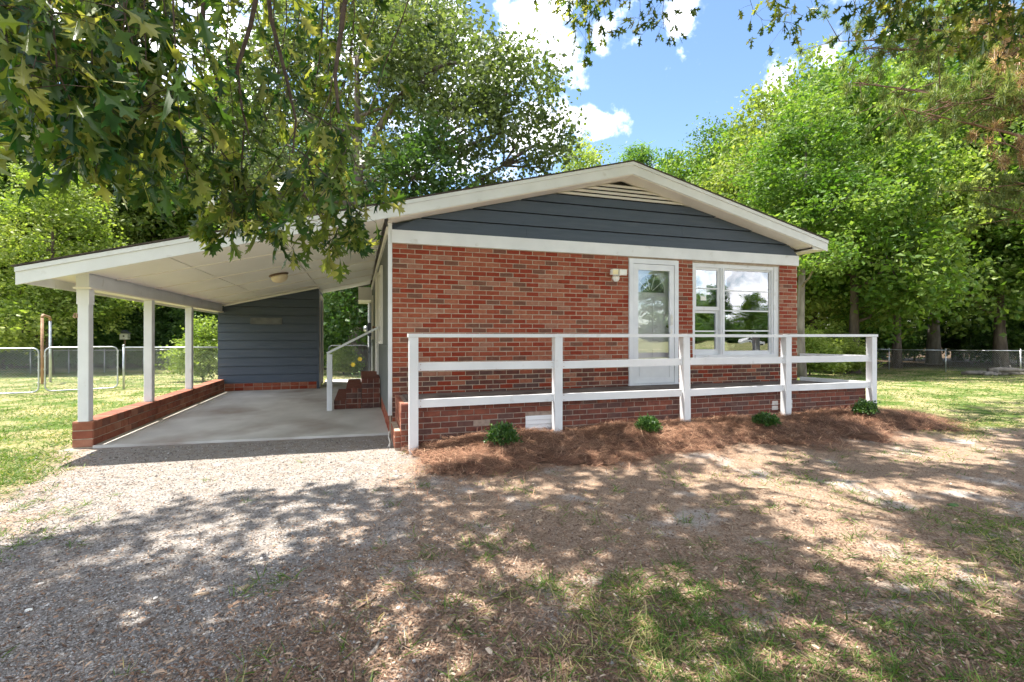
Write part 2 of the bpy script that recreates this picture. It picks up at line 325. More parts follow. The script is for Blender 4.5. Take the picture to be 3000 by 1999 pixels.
# ------------------------------------------------------------------ ground
def zones(x, y):
    n1 = fbm(x, y, .9)-.47; n2 = fbm(x+31, y-12, 2.3)-.47
    xr = -.1+.33*(y+2.2)+n1*1.3+n2*.5
    xl = -3.45+.22*(-y)+n1*1.0+n2*.5
    grav = sstep(xl-.45, xl+.6, x)*sstep(xr+1.1, xr-.8, x)*sstep(3.0, .6, y)
    yf = -2.12+.17*np.sin(x*2.1)+.13*np.sin(x*4.7+1)+n2*.8-.12*sstep(2.2,.4,x)
    mulch = sstep(yf-.12, yf+.12, y)*sstep(-.75, -.95, y)*sstep(.02, .35, x+n2*.3)*sstep(8.6, 7.6, x+n1*.6+.9*np.clip(-1.7-y, 0, 1))
    lawn_l = sstep(xl+.45, xl-.6, x)
    edge = -2.35+.25*(x-8)*0+n1*1.4
    lawn_r = sstep(edge-.6, edge+.5, y)*sstep(6.6, 7.6, x)
    front = .30*sstep(-4.5, -5.4, y+n1*1.6-.10*(x-1))*sstep(-.3, .9, x)+.16*sstep(.1, .5, fbm(x+5, y+5, 1.2)-.30)*sstep(-2.2, -2.9, y)
    back = np.maximum(sstep(0, 1.2, y), sstep(-8.5, -11, y))
    lawn = np.clip(np.maximum.reduce([lawn_l, lawn_r, front*sstep(-.2, .5, x), back]), 0, 1)
    lawn = lawn*(1-.0*grav)
    lawnc = np.clip(np.maximum.reduce([lawn_l, lawn_r, back, .25*front]), 0, 1)*(1-mulch)*(1-np.clip(grav*1.1, 0, 1))
    wood = sstep(24, 28, depth(x, y)+n1*6)
    grav = grav*(1-mulch)
    lawn = lawn*(1-mulch)*(1-np.clip(grav*1.1, 0, 1))
    return dict(gravel=grav, mulch=mulch, lawn=lawn, wood=wood, turf=lawnc)
xs = np.concatenate([np.linspace(-400, -60, 14), np.linspace(-55, -9, 60), np.arange(-8.5, 10, .085), np.linspace(10.2, 60, 75), np.linspace(66, 400, 14)])
ys = np.concatenate([np.linspace(-400, -40, 14), np.linspace(-36, -8, 20), np.arange(-7.5, 1.2, .085), np.linspace(1.4, 45, 80), np.linspace(50, 400, 16)])
gx, gy = np.meshgrid(xs, ys); gz = ground_z(gx, gy)
nx, ny = len(xs), len(ys)
ii = np.arange(nx*ny).reshape(ny, nx)
F = np.stack([ii[:-1, :-1], ii[:-1, 1:], ii[1:, 1:], ii[1:, :-1]], -1).reshape(-1, 4)
gm, n, l, p, out = new_mat('yard_soil_gravel_and_turf')
g = n.new('ShaderNodeNewGeometry')
def tex(scale, detail=6, rough=.6, stretch=None):
    t = n.new('ShaderNodeTexNoise'); t.inputs['Scale'].default_value = scale; t.inputs['Detail'].default_value = detail; t.inputs['Roughness'].default_value = rough
    l.new(g.outputs['Position'], t.inputs['Vector']); return t.outputs[0]
def ramp(src, stops):
    r = n.new('ShaderNodeValToRGB'); e = r.color_ramp.elements
    while len(e) < len(stops): e.new(.5)
    for i, (q, c) in enumerate(stops): e[i].position = q; e[i].color = rgb(c)
    l.new(src, r.inputs[0]); return r.outputs[0]
def mixc(fac, a, b):
    x = n.new('ShaderNodeMix'); x.data_type = 'RGBA'
    l.new(fac, x.inputs['Factor']); l.new(a, x.inputs['A']); l.new(b, x.inputs['B']); return x.outputs['Result']
def att(nm):
    a = n.new('ShaderNodeAttribute'); a.attribute_name = nm; return a.outputs['Fac']
def sharpen(fac, nsrc, w=.35):
    m1 = n.new('ShaderNodeMath'); m1.operation = 'ADD'; l.new(fac, m1.inputs[0])
    m0 = n.new('ShaderNodeMath'); m0.operation = 'MULTIPLY_ADD'; m0.inputs[1].default_value = .8; m0.inputs[2].default_value = -.4; l.new(nsrc, m0.inputs[0]); l.new(m0.outputs[0], m1.inputs[1])
    r = n.new('ShaderNodeMapRange'); r.inputs['From Min'].default_value = .5-w; r.inputs['From Max'].default_value = .5+w; l.new(m1.outputs[0], r.inputs['Value']); return r.outputs[0]
fine, mid, big = tex(70, 4, .7), tex(9), tex(1.3)
dirt = ramp(fine, [(.3, (.155, .102, .070)), (.5, (.30, .215, .155)), (.68, (.45, .345, .26))])
sand = ramp(fine, [(.3, (.30, .26, .23)), (.7, (.50, .45, .41))])
sandmask = ramp(tex(1.7, 5, .55), [(.56, (0, 0, 0)), (.66, (1, 1, 1))])
dirt = mixc(sandmask, dirt, sand)
gravel = mixc(ramp(mid, [(.35, (0, 0, 0)), (.65, (1, 1, 1))]), ramp(fine, [(.3, (.15, .120, .098)), (.7, (.35, .30, .255))]), ramp(fine, [(.3, (.21, .19, .175)), (.7, (.41, .38, .355))]))
turf = ramp(fine, [(.3, (.045, .080, .014)), (.7, (.13, .19, .045))])
straw = ramp(fine, [(.3, (.25, .20, .095)), (.7, (.42, .36, .20))])
turf = mixc(ramp(tex(1.1, 6, .65), [(.42, (0, 0, 0)), (.60, (1, 1, 1))]), turf, straw)
litter = ramp(mid, [(.3, (.05, .035, .02)), (.7, (.13, .085, .05))])
col = mixc(sharpen(att('gravel'), mid), dirt, gravel)
col = mixc(sharpen(att('turf'), mid), col, turf)
col = mixc(att('wood'), col, litter)
l.new(col, p.inputs['Base Color']); p.inputs['Roughness'].default_value = .95; p.inputs['Specular IOR Level'].default_value = .1
bp = n.new('ShaderNodeBump'); bp.inputs['Strength'].default_value = .8; bp.inputs['Distance'].default_value = .02; l.new(fine, bp.inputs['Height']); l.new(bp.outputs[0], p.inputs['Normal'])
gme = mesh_np('ground', np.stack([gx, gy, gz], -1).reshape(-1, 3), F, [gm], smooth=True)
zz = zones(gx.ravel(), gy.ravel())
for k in ('gravel', 'turf', 'wood'):
    a = gme.attributes.new(k, 'FLOAT', 'POINT'); a.data.foreach_set('value', zz[k].astype(np.float32))
go = link('ground', gme); tag(go, 'yard of gravel drive, bare soil and patchy lawn', None, kind='structure')

# ------------------------------------------------------------------ bricks
# template: unit brick, x -.5..+.5 long, y -.5 (front, chamfered) .. +.5, z -.5..+.5 tall
def brick_template():
    e, d, h = .022, .44, .07
    back = [(-.5, .5, -.5), (.5, .5, -.5), (.5, .5, .5), (-.5, .5, .5)]
    midr = [(-.5, -d, -.5), (.5, -d, -.5), (.5, -d, .5), (-.5, -d, .5)]
    fr_ = [(-.5+e, -.5, -.5+h), (.5-e, -.5, -.5+h), (.5-e, -.5, .5-h), (-.5+e, -.5, .5-h)]
    f = [(8, 9, 10, 11)]
    for i in range(4):
        j = (i+1) % 4; f.append((4+i, 4+j, 8+j, 8+i)); f.append((i, j, 4+j, 4+i))
    f.append((3, 2, 1, 0))
    return np.array(back+midr+fr_), np.array(f)
BT, BF = brick_template()
brick_me = {}
def brick_mesh(mat):
    if mat.name not in brick_me: brick_me[mat.name] = mesh_np('brick', BT, BF, [mat])
    return brick_me[mat.name]
def lay_bricks(parent, items, mats, weights, limit=300, patchy=0):
    """items: (cx,cy,cz, length, height, yaw) of each brick; depth .05"""
    items = sorted(items, key=lambda b: (b[0]-CAM[0])**2+(b[1]-CAM[1])**2+(b[2]-CAM[2])**2)
    w = np.array(list(weights)+[0]*(len(mats)-len(weights)), float); w /= w.sum(); rest = []; prev = 0
    for k, (cx, cy, cz, L, h, yaw) in enumerate(items):
        mi = rng.choice(len(mats), p=w)
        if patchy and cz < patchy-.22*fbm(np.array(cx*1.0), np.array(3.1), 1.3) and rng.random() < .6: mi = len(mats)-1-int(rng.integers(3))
        tilt = rng.normal(0, .004); dy = rng.normal(0, .0016)
        sc = (L*rng.uniform(.985, 1.0), .05, h*rng.uniform(.95, 1.0))
        nx_, ny_ = -math.sin(yaw), math.cos(yaw)
        loc = (cx+nx_*dy, cy+ny_*dy, cz)
        if k < limit:
            o = bpy.data.objects.new('brick', brick_mesh(mats[mi])); COL.objects.link(o); o.parent = parent
            o.matrix_parent_inverse = Matrix.Translation(-Vector(parent['_w'])) if '_w' in parent else Matrix()
            o.location = loc; o.rotation_euler = (0, tilt, yaw); o.scale = sc
        else:
            A = np.array(Matrix.Rotation(yaw, 3, 'Z') @ Matrix.Rotation(tilt, 3, 'Y') @ Matrix.Diagonal(sc)); rest.append((loc, A, mi))
    if rest:
        me = inst_mesh('bricks_beyond', BT, BF, np.array([r_[0] for r_ in rest]), np.array([r_[1] for r_ in rest]), mats, fm=np.array([r_[2] for r_ in rest]))
        o = link('brickwork', me, parent); o['kind'] = 'stuff'
        if '_w' not in parent: o.matrix_parent_inverse = Matrix()
def courses(x0, x1, z0, z1, ch, bl, holes=(), joint=.0095, origin=0., off=0):
    """running bond rectangles (xa, xb, za, zb)"""
    out_ = []; nrow = int(math.ceil((z1-z0)/ch-1e-6))
    for k in range(nrow):
        zb = z1-k*ch-joint/2; za = max(z1-(k+1)*ch+joint/2, z0)
        if k == 0: zb = z1
        if zb-za < .02: continue
        cuts = [(x0, x1)]
        for hx0, hx1, hz0, hz1 in holes:
            if hz0 < zb-.01 and hz1 > za+.01:
                new = []
                for a, b in cuts:
                    if hx0 > a: new.append((a, min(b, hx0)))
                    if hx1 < b: new.append((max(a, hx1), b))
                cuts = [(a, b) for a, b in new if b-a > .02]
        o_ = origin+((k+off) % 2)*bl/2
        for a, b in cuts:
            s = o_+math.floor((a-o_)/bl)*bl
            while s < b-1e-6:
                xa, xb = max(s+joint/2, a), min(s+bl-joint/2, b)
                if xb-xa > .03: out_.append((xa, xb, za, zb))
                s += bl
    return out_

# ------------------------------------------------------------------ the house
WX = 7.13                                      # width of the brick front
RX = 3.55                                      # ridge
SL, SR = .26, .246                             # roof slopes left and right
def rtop(x): return 4.0-(SL*(RX-x) if x < RX else SR*(x-RX))
def soff(x): return rtop(x)-.195
def csoff(x): return 2.06+.237*(x+3.6)        # underside of the carport ceiling
DOOR = (3.655, 4.575, .575, 2.575); WIN = (4.874, 6.72, .965, 2.575)
house = thing('brick_house', 'low red brick house with slate gable, white trim and long roof sweeping over the carport', 'house', (0, 0, 0))
mb = MB(); yb = .006
for (a, b, c, d) in ((0.0, DOOR[0], 0.0, 2.60), (DOOR[0], DOOR[1], 0.0, DOOR[2]), (DOOR[0], DOOR[1], DOOR[3], 2.60), (DOOR[1], WIN[0], 0.0, 2.60), (WIN[0], WIN[1], 0.0, WIN[2]), (WIN[0], WIN[1], WIN[3], 2.60), (WIN[1], WX, 0.0, 2.60)):
    mb.box(a, b, yb, .16, c, d)
fw = mb.build('front_wall', M['mortar'], house); fw['label'] = 'red brick front wall in running bond with pale mortar'
it = []
for xa, xb, za, zb in courses(0.002, WX, .02, 2.606, .0677, .2032, [DOOR, WIN], origin=.0):
    it.append(((xa+xb)/2, .025, (za+zb)/2, xb-xa, zb-za, 0))
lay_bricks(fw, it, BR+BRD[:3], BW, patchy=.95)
# left side wall, sided
mb = MB(); mb.box(-.05, -.012, .03, 10.0, .26, 2.83); sw = mb.build('side_wall', M['sidewall'], house)
mb = MB(); mb.box(-.062, -.05, .06, 10.0, 1.19, 1.206); mb.build('siding_seam', M['sidewall'], house)
mb = MB(); mb.box(-.012, .16, .17, 10.0, 0.0, 2.80); mb.box(.16, WX-.16, 9.85, 10.0, 0, 2.8); mb.box(WX-.16, WX-.003, .17, 10.0, 0, 2.8); mb.build('rear_walls', M['sidewall'], house)
mb = MB(); mb.box(-.054, .0-.002, -.006, .03, .262, 2.88); mb.build('corner_board', M['white'], house)
mb = MB(); mb.box(-.075, -.05, .03, 8.2, 2.72, 2.83); mb.build('wall_top_trim', M['cream'], house)
mb = MB(); mb.box(-.035, -.012, .012, 10, .0, .258); fd = mb.build('foundation', M['mortar'], house)
it = []
for xa, xb, za, zb in courses(.0, 2.3, .02, .258, .0677, .2032): it.append((-.018, (xa+xb)/2+.015, (za+zb)/2, xb-xa, zb-za, -math.pi/2))
lay_bricks(fd, it, BR, BW)
# trim of the front
mb = MB(); mb.box(-.006, WX+.004, -.030, .004, 2.608, 2.785); mb.build('frieze_board', M['white'], house)
mb = MB(); mb.box(.0, WX, -.012, .0, 2.598, 2.608); mb.build('frieze_shadow_bead', M['mortar'], house)
# gable siding boards, lapped
def clip_board(z0, z1, xa=-1, xb=99):
    e = .02
    def lx(z): return max(-.004, RX-(soff(RX)-z)/SL+e, xa)
    def rx(z): return min(WX+.002, RX+(soff(RX)-z)/SR-e, xb)
    return [(lx(z0), z0), (rx(z0), z0), (rx(z1), z1), (lx(z1), z1)]
def board(parent, poly, yt, yb_, mat, nm='siding_board'):
    """lapped board, bottom edge proud"""
    (a, z0), (b, _), (c, z1), (d, _) = poly
    m_ = MB(); m_.hexa([(a, yb_, z0), (b, yb_, z0), (b, .061, z0), (a, .061, z0), (d, yt, z1), (c, yt, z1), (c, .061, z1), (d, .061, z1)]); return m_.build(nm, mat, parent)
for z0, z1, splits in ((2.785, 2.98, [1.93]), (2.98, 3.17, [4.66]), (3.17, 3.36, []), (3.36, 3.50, [])):
    ed = [-1]+splits+[99]
    for a, b in zip(ed[:-1], ed[1:]):
        pl = clip_board(z0, z1-.013, a+(.0015 if a > 0 else 0), b-(.0015 if b < 90 else 0)); board(house, pl, .006, -.014, M['slate'])
mb = MB(); mb.prism_y([(-.012, 2.62), (WX, 2.62), (WX, soff(WX)-.01), (RX, soff(RX)-.01), (-.012, soff(-.012)-.01)], .062, .12); mb.build('gable_sheathing', M['slate'], house)
# gable vent with louvres
vz0, vz1 = 3.50, soff(RX)
gv = MB(); gv.prism_y([(RX-(vz1-vz0)/SL+.05, vz0), (RX+(vz1-vz0)/SR-.05, vz0), (RX, vz1-.012)], .045, .062)
gvo = gv.build('gable_vent', M['dark'], house)
for k in range(5):
    za = vz0+.004+k*.060; zb_ = za+.050
    if zb_ > vz1-.03: break
    def lx(z): return RX-(vz1-z)/SL+.03
    def rx(z): return RX+(vz1-z)/SR-.03
    m_ = MB(); m_.hexa([(lx(za), -.012, za), (rx(za), -.012, za), (rx(za), .004, za), (lx(za), .004, za), (lx(zb_), .030, zb_), (rx(zb_), .030, zb_), (rx(zb_), .044, zb_), (lx(zb_), .044, zb_)]); m_.build('louvre', M['cream'], gvo)
# roof: shingles, deck, rakes, soffits
OH = -.30; LX, RRX = -3.885, 7.49; YB = 8.25
roof_l = [(LX-.02, rtop(LX)+.002), (RX, 4.002), (RX, 4.020), (LX-.03, rtop(LX)+.016)]
rf = MB(); rf.prism_y(roof_l, OH-.025, YB); rf.prism_y([(RX, 4.002), (RRX+.02, rtop(RRX)+.002), (RRX+.03, rtop(RRX)+.016), (RX, 4.020)], OH-.025, 10.3)
rf.prism_y([(-.45, rtop(-.45)+.002), (RX, 4.002), (RX, 4.020), (-.46, rtop(-.45)+.016)], YB, 10.3)
rfo = rf.build('roof', M['shingle'], house)
dk = MB(); dk.prism_y([(LX, rtop(LX)-.045), (RX, 3.955), (RX, 4.0), (LX, rtop(LX))], OH+.03, YB-.01); dk.prism_y([(RX, 3.90), (RRX, rtop(RRX)-.10), (RRX, rtop(RRX)), (RX, 4.0)], OH+.03, 10.29)
dk.build('roof_deck', M['cream'], rfo)
def rake(parent, xa, xb, t0, t1, y0, y1, nm, mat):
    m_ = MB(); m_.prism_y([(xa, rtop(xa)-t0), (xb, rtop(xb)-t0), (xb, rtop(xb)-t1), (xa, rtop(xa)-t1)], y0, y1); return m_.build(nm, mat, parent)
rake(rfo, LX, RX, .185, .052, OH, OH+.025, 'rake_board', M['white']); rake(rfo, RX, RRX, .185, .052, OH, OH+.025, 'rake_board', M['white'])
rake(rfo, LX, RX, .050, .001, OH-.016, OH+.02, 'rake_moulding', M['white']); rake(rfo, RX, RRX, .050, .001, OH-.016, OH+.02, 'rake_moulding', M['white'])
# gable soffit from the brick corner outward
m_ = MB(); m_.prism_y([(-.06, soff(-.06)), (RX, soff(RX)), (RX, soff(RX)+.03), (-.06, soff(-.06)+.03)], OH+.026, .05); m_.prism_y([(RX, soff(RX)), (WX+.06, soff(WX+.06)), (WX+.06, soff(WX+.06)+.03), (RX, soff(RX)+.03)], OH+.026, .05)
m_.build('gable_soffit', M['cream'], rfo)
m_ = MB(); m_.box(WX+.06, RRX-.022, OH+.026, 10.2, rtop(RRX)-.17, rtop(RRX)-.15); m_.build('eave_soffit', M['cream'], rfo)
m_ = MB(); m_.prism_y([(WX+.06, rtop(RRX)-.15), (RRX, rtop(RRX)-.15), (RRX, rtop(RRX)-.10), (WX+.06, rtop(WX+.06)-.1)], OH+.03, OH+.05); m_.build('soffit_return', M['white'], rfo)
m_ = MB(); m_.box(RRX-.02, RRX+.005, OH+.027, 10.2, rtop(RRX)-.165, rtop(RRX)-.004); m_.build('fascia_board', M['white'], rfo)
m_ = MB(); m_.box(LX-.012, LX+.012, OH+.027, YB, rtop(LX)-.16, rtop(LX)-.004); m_.build('fascia_board', M['white'], rfo)
m_ = MB(); m_.box(-.44, -.053, YB+.02, 10.2, 2.42, 2.80); m_.build('rear_eave_box', M['cream'], rfo)
# storm door with the inner door behind
dx0, dx1, dz0, dz1 = DOOR
dr = MB(); f_ = .075
dr.box(dx0, dx0+f_, -.028, .09, dz0, dz1); dr.box(dx1-f_, dx1, -.028, .09, dz0, dz1); dr.box(dx0+f_, dx1-f_, -.028, .09, dz1-f_, dz1); dr.box(dx0-.01, dx1+.01, -.045, .12, dz0-.022, dz0)
fd_ = dr.build('door_frame', M['alum'], house); fd_['label'] = 'white storm door frame'
a, b = dx0+f_+.006, dx1-f_-.006; st = .085; kz = dz0+.32
d2 = MB(); d2.box(a, a+st, -.020, .012, dz0+.006, dz1-f_-.006); d2.box(b-st, b, -.020, .012, dz0+.006, dz1-f_-.006); d2.box(a+st, b-st, -.020, .012, dz1-f_-.10, dz1-f_-.006); d2.box(a+st, b-st, -.020, .012, kz, kz+.08); d2.box(a+st, b-st, -.020, .012, dz0+.006, dz0+.09)
sdo = d2.build('storm_door', M['alum'], house)
d3 = MB(); d3.box(a+st, b-st, -.010, .004, dz0+.09, kz); d3.build('kick_panel', M['alum'], sdo)
d3 = MB(); d3.box(a+st+.03, b-st-.03, -.018, -.010, dz0+.12, kz-.03); d3.build('kick_panel_moulding', M['alum'], sdo)
d3 = MB(); d3.box(a+st, b-st, -.004, .002, kz+.08, dz1-f_-.10); d3.build('glass_pane', M['stormglass'], sdo)
d3 = MB(); d3.box(b-.065, b-.045, -.032, -.020, dz0+.93, dz0+1.12); d3.tube([(b-.055, -.050, dz0+.95), (b-.055, -.056, dz0+1.02), (b-.055, -.050, dz0+1.10)], .008, 8); d3.box(b-.07, b-.04, -.026, -.02, dz0+.80, dz0+.89); d3.build('door_handle', M['plastic'], sdo)
d4 = MB(); d4.box(dx0+f_, dx1-f_, .10, .14, dz0, dz1-f_); idr = d4.build('inner_door', M['doorwhite'], house)
for (pa, pb) in ((.10, .33), (.43, .66)):
    for (qa, qb) in ((.10, .55), (.68, 1.30)):
        m_ = MB(); m_.box(dx0+f_+pa, dx0+f_+pb, .088, .10, dz0+qa, dz0+qb, .006); m_.build('door_panel', M['doorwhite'], idr)
m_ = MB(); cxd, czd = (dx0+dx1)/2, dz0+1.48
pts = [(cxd+.27*math.cos(t), czd+.30*math.sin(t)) for t in np.linspace(0, math.pi, 17)]
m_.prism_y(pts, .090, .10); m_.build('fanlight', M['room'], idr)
for t in np.linspace(0, math.pi, 6)[1:-1]:
    m_ = MB(); m_.bar((cxd+.05*math.cos(t), .085, czd+.05*math.sin(t)), (cxd+.27*math.cos(t), .085, czd+.30*math.sin(t)), .012, .008, (0, 1, 0)); m_.build('fanlight_bar', M['doorwhite'], idr)
m_ = MB(); m_.tube([(cxd+.27*math.cos(t), .084, czd+.30*math.sin(t)) for t in np.linspace(0, math.pi, 17)], .012, 6); m_.build('fanlight_rim', M['doorwhite'], idr)
m_ = MB(); m_.lathe((dx1-f_-.07, .09, dz0+.93), [(.012, 0), (.012, .03), (.030, .035), (.032, .055), (.018, .065)], 14, 'y'); m_.build('door_knob', M['bronze'], idr)
# window: narrow double-hung sash on the left, picture window of four lights on the right
wx0, wx1, wz0, wz1 = WIN; y0w, y1w = .055, .13
wf = MB(); fr = .07
wf.box(wx0, wx0+fr, y0w-.02, y1w, wz0, wz1); wf.box(wx1-fr*1.4, wx1, y0w-.03, y1w, wz0, wz1); wf.box(wx0+fr, wx1-fr*1.4, y0w-.02, y1w, wz1-fr, wz1); wf.box(wx0+fr, wx1-fr*1.4, y0w-.03, y1w, wz0, wz0+.06)
wfo = wf.build('window', M['white'], house); wfo['label'] = 'white wooden window, narrow sash beside a four-light picture pane'
mul = 5.47
m_ = MB(); m_.box(mul, mul+.085, y0w-.022, y1w, wz0+.06, wz1-fr); m_.box(mul+.03, mul+.055, y0w-.034, y0w-.022, wz0+.06, wz1-fr); m_.build('mullion', M['white'], wfo)
m_ = MB(); m_.box(wx1-fr*1.4-.035, wx1-fr*1.4, y0w-.012, y1w, wz0+.06, wz1-fr); m_.build('inner_stop', M['white'], wfo)
la, lb = wx0+fr, mul; zmid = 1.80
def sash(x0, x1, z0, z1, y, nb, nm, e=.045, eb=.06):
    m_ = MB(); m_.box(x0, x0+e, y, y+.035, z0, z1); m_.box(x1-e, x1, y, y+.035, z0, z1); m_.box(x0+e, x1-e, y, y+.035, z1-e, z1); m_.box(x0+e, x1-e, y, y+.035, z0, z0+eb)
    so_ = m_.build(nm, M['white'], wfo)
    zs = np.linspace(z0+eb, z1-e, nb+1)
    for k in range(nb):
        m_ = MB(); m_.box(x0+e, x1-e, y+.014, y+.018, zs[k]+.003, zs[k+1]-.003); m_.build('pane', M['glass'], so_)
    for k in range(1, nb):
        m_ = MB(); m_.box(x0+e, x1-e, y+.004, y+.028, zs[k]-.011, zs[k]+.011); m_.build('muntin', M['white'], so_)
    return so_
sash(la, lb, zmid-.02, wz1-fr, y0w+.005, 2, 'upper_sash'); sash(la, lb, wz0+.06, zmid-.022, y0w+.042, 2, 'lower_sash', eb=.09)
sash(mul+.085, wx1-fr*1.4-.035, wz0+.06, wz1-fr, y0w+.015, 4, 'picture_sash', e=.03, eb=.06)
# a dim room behind the glass
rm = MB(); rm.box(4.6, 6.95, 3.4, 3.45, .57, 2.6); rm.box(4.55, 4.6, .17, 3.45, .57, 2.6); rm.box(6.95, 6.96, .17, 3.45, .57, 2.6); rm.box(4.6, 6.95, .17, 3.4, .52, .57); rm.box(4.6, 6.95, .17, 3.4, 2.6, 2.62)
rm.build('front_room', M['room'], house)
cu = MB()
for k in range(7): cu.box(6.54+k*.016, 6.553+k*.016, .20+.012*(k % 2), .22+.012*(k % 2), 1.0, 2.5)
cu.build('blind', M['doorwhite'], house)
# small paper label on the narrow sash
m_ = MB(); m_.box(5.09, 5.20, y0w+.0165, y0w+.0185, 1.945, 2.015); m_.build('window_sticker', M['plastic'], wfo)
# left wall openings seen edge on under the carport
def side_opening(y0, y1, z0, z1, nm, lab, glass):
    m_ = MB(); e = .09
    m_.box(-.085, -.05, y0, y0+e, z0, z1); m_.box(-.085, -.05, y1-e, y1, z0, z1); m_.box(-.085, -.05, y0+e, y1-e, z1-e, z1)
    if glass: m_.box(-.095, -.05, y0+e, y1-e, z0, z0+.05)
    o = m_.build(nm, M['cream'], house); o['label'] = lab
    m_ = MB(); m_.box(-.060, -.052, y0+e, y1-e, z0+(.05 if glass else 0), z1-e); m_.build('pane' if glass else 'door_leaf', M['glass'] if glass else M['doorwhite'], o)
    if glass: m_ = MB(); m_.box(-.068, -.060, y0+e, y1-e, (z0+z1)/2-.02, (z0+z1)/2+.02); m_.build('meeting_rail', M['cream'], o)
    return o
side_opening(1.55, 2.45, 1.21, 2.52, 'side_window', 'cream framed side window under the carport', True)
so1 = side_opening(3.30, 4.30, .57, 2.62, 'side_door', 'cream framed side door above the brick steps', False)
m_ = MB(); m_.tube([(-.06, 3.50, 1.52), (-.11, 3.50, 1.52)], .012, 8); m_.lathe((-.135, 3.50, 1.52), [(.02, -.03), (.03, -.012), (.03, .012), (.02, .03)], 12, 'x'); m_.build('door_knob', M['bronze'], so1)
side_opening(6.9, 7.7, 1.25, 2.45, 'side_window', 'cream framed side window near the rear of the wall', True)

# ------------------------------------------------------------------ front porch of brick
porch = thing('front_porch', 'low brick porch with concrete floor along the front of the house', 'porch', (3.7, -.5, 0))
PX0, PX1, PZ = .035, 7.455, .545
pw = MB(); pw.box(PX0+.006, PX1-.006, -.994, -.001, -.1, PZ-.012); pwo = pw.build('porch_base', M['mortar_dark'], porch)
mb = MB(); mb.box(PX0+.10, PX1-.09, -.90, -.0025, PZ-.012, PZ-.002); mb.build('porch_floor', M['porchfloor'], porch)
VENT = (1.57, 1.93, .13, .34)
it = []
for xa, xb, za, zb in courses(PX0, PX1, .06, PZ-.098, .0677, .2032, [VENT], origin=.09): it.append(((xa+xb)/2, -.975, (za+zb)/2, xb-xa, zb-za, 0))
s = PX0
while s < PX1-.02:
    w_ = rng.choice([.2032, .1016, .2032]); e = min(s+w_, PX1); it.append(((s+e)/2, -.975, PZ-.049, e-s-.008, .090, 0)); s = e
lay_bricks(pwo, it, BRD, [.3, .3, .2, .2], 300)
it = []
for xa, xb, za, zb in courses(-.995, -.02, .02, PZ-.098, .0677, .2032, origin=.05): it.append((PX0+.025-.001, (xa+xb)/2, (za+zb)/2, xb-xa, zb-za, -math.pi/2))
for k in range(5): it.append((PX0+.025-.001, -.9+k*.2, PZ-.049, .193, .09, -math.pi/2))
lay_bricks(pwo, it, BRC, [.4, .3, .2, .1])
it = []
for k in range(int((PX1-PX0)/.1016)): it.append((PX0+.05+k*.1016, -.94, PZ, .094, .02, 0))
# coping bricks on the front edge, seen from above as a row of headers
cap = MB()
for k in range(int((PX1-PX0)/.1016)):
    pass
cp = MB(); cp.box(PX0+.004, PX1-.004, -.992, -.902, PZ-.011, PZ-.0005); cp.build('porch_edge_coping', BRD[1], porch)
# end step beside the house corner
m_ = MB(); m_.box(-.03, PX0-.003, -.93, -.30, -.05, .228); sto = m_.build('end_step', M['mortar'], porch)
it = [(.002, -.915, .19-.0677*k, .06, .058, 0) for k in range(3)]+[(-.012, -.83+.2032*k, .19-.0677*q, .193, .058, -math.pi/2) for k in range(3) for q in range(3)]
lay_bricks(sto, it, BRC, [.4, .3, .2, .1])
# foundation vent
m_ = MB(); m_.box(VENT[0], VENT[1], -.99, -.96, VENT[2]-.05, VENT[3]); fv = m_.build('foundation_vent', M['dark'], porch); fv['label'] = 'white louvred foundation vent'
for k in range(4):
    za = VENT[3]-.004-(k+1)*.055; m_ = MB(); m_.hexa([(VENT[0], -1.012, za), (VENT[1], -1.012, za), (VENT[1], -1.0, za), (VENT[0], -1.0, za), (VENT[0], -.994, za+.05), (VENT[1], -.994, za+.05), (VENT[1], -.988, za+.05), (VENT[0], -.988, za+.05)]); m_.build('louvre', M['white'], fv)
for (x, z) in ((5.565, .33), (5.565, .255), (5.845, .335), (5.845, .265), (5.79, .19)):
    m_ = MB(); m_.bbox(x-.055, x+.06, -1.004, -.985, z-.03, z+.03, .004); o = m_.build('painted_brick', M['paint_patch'], porch); o['label'] = 'white painted brick'

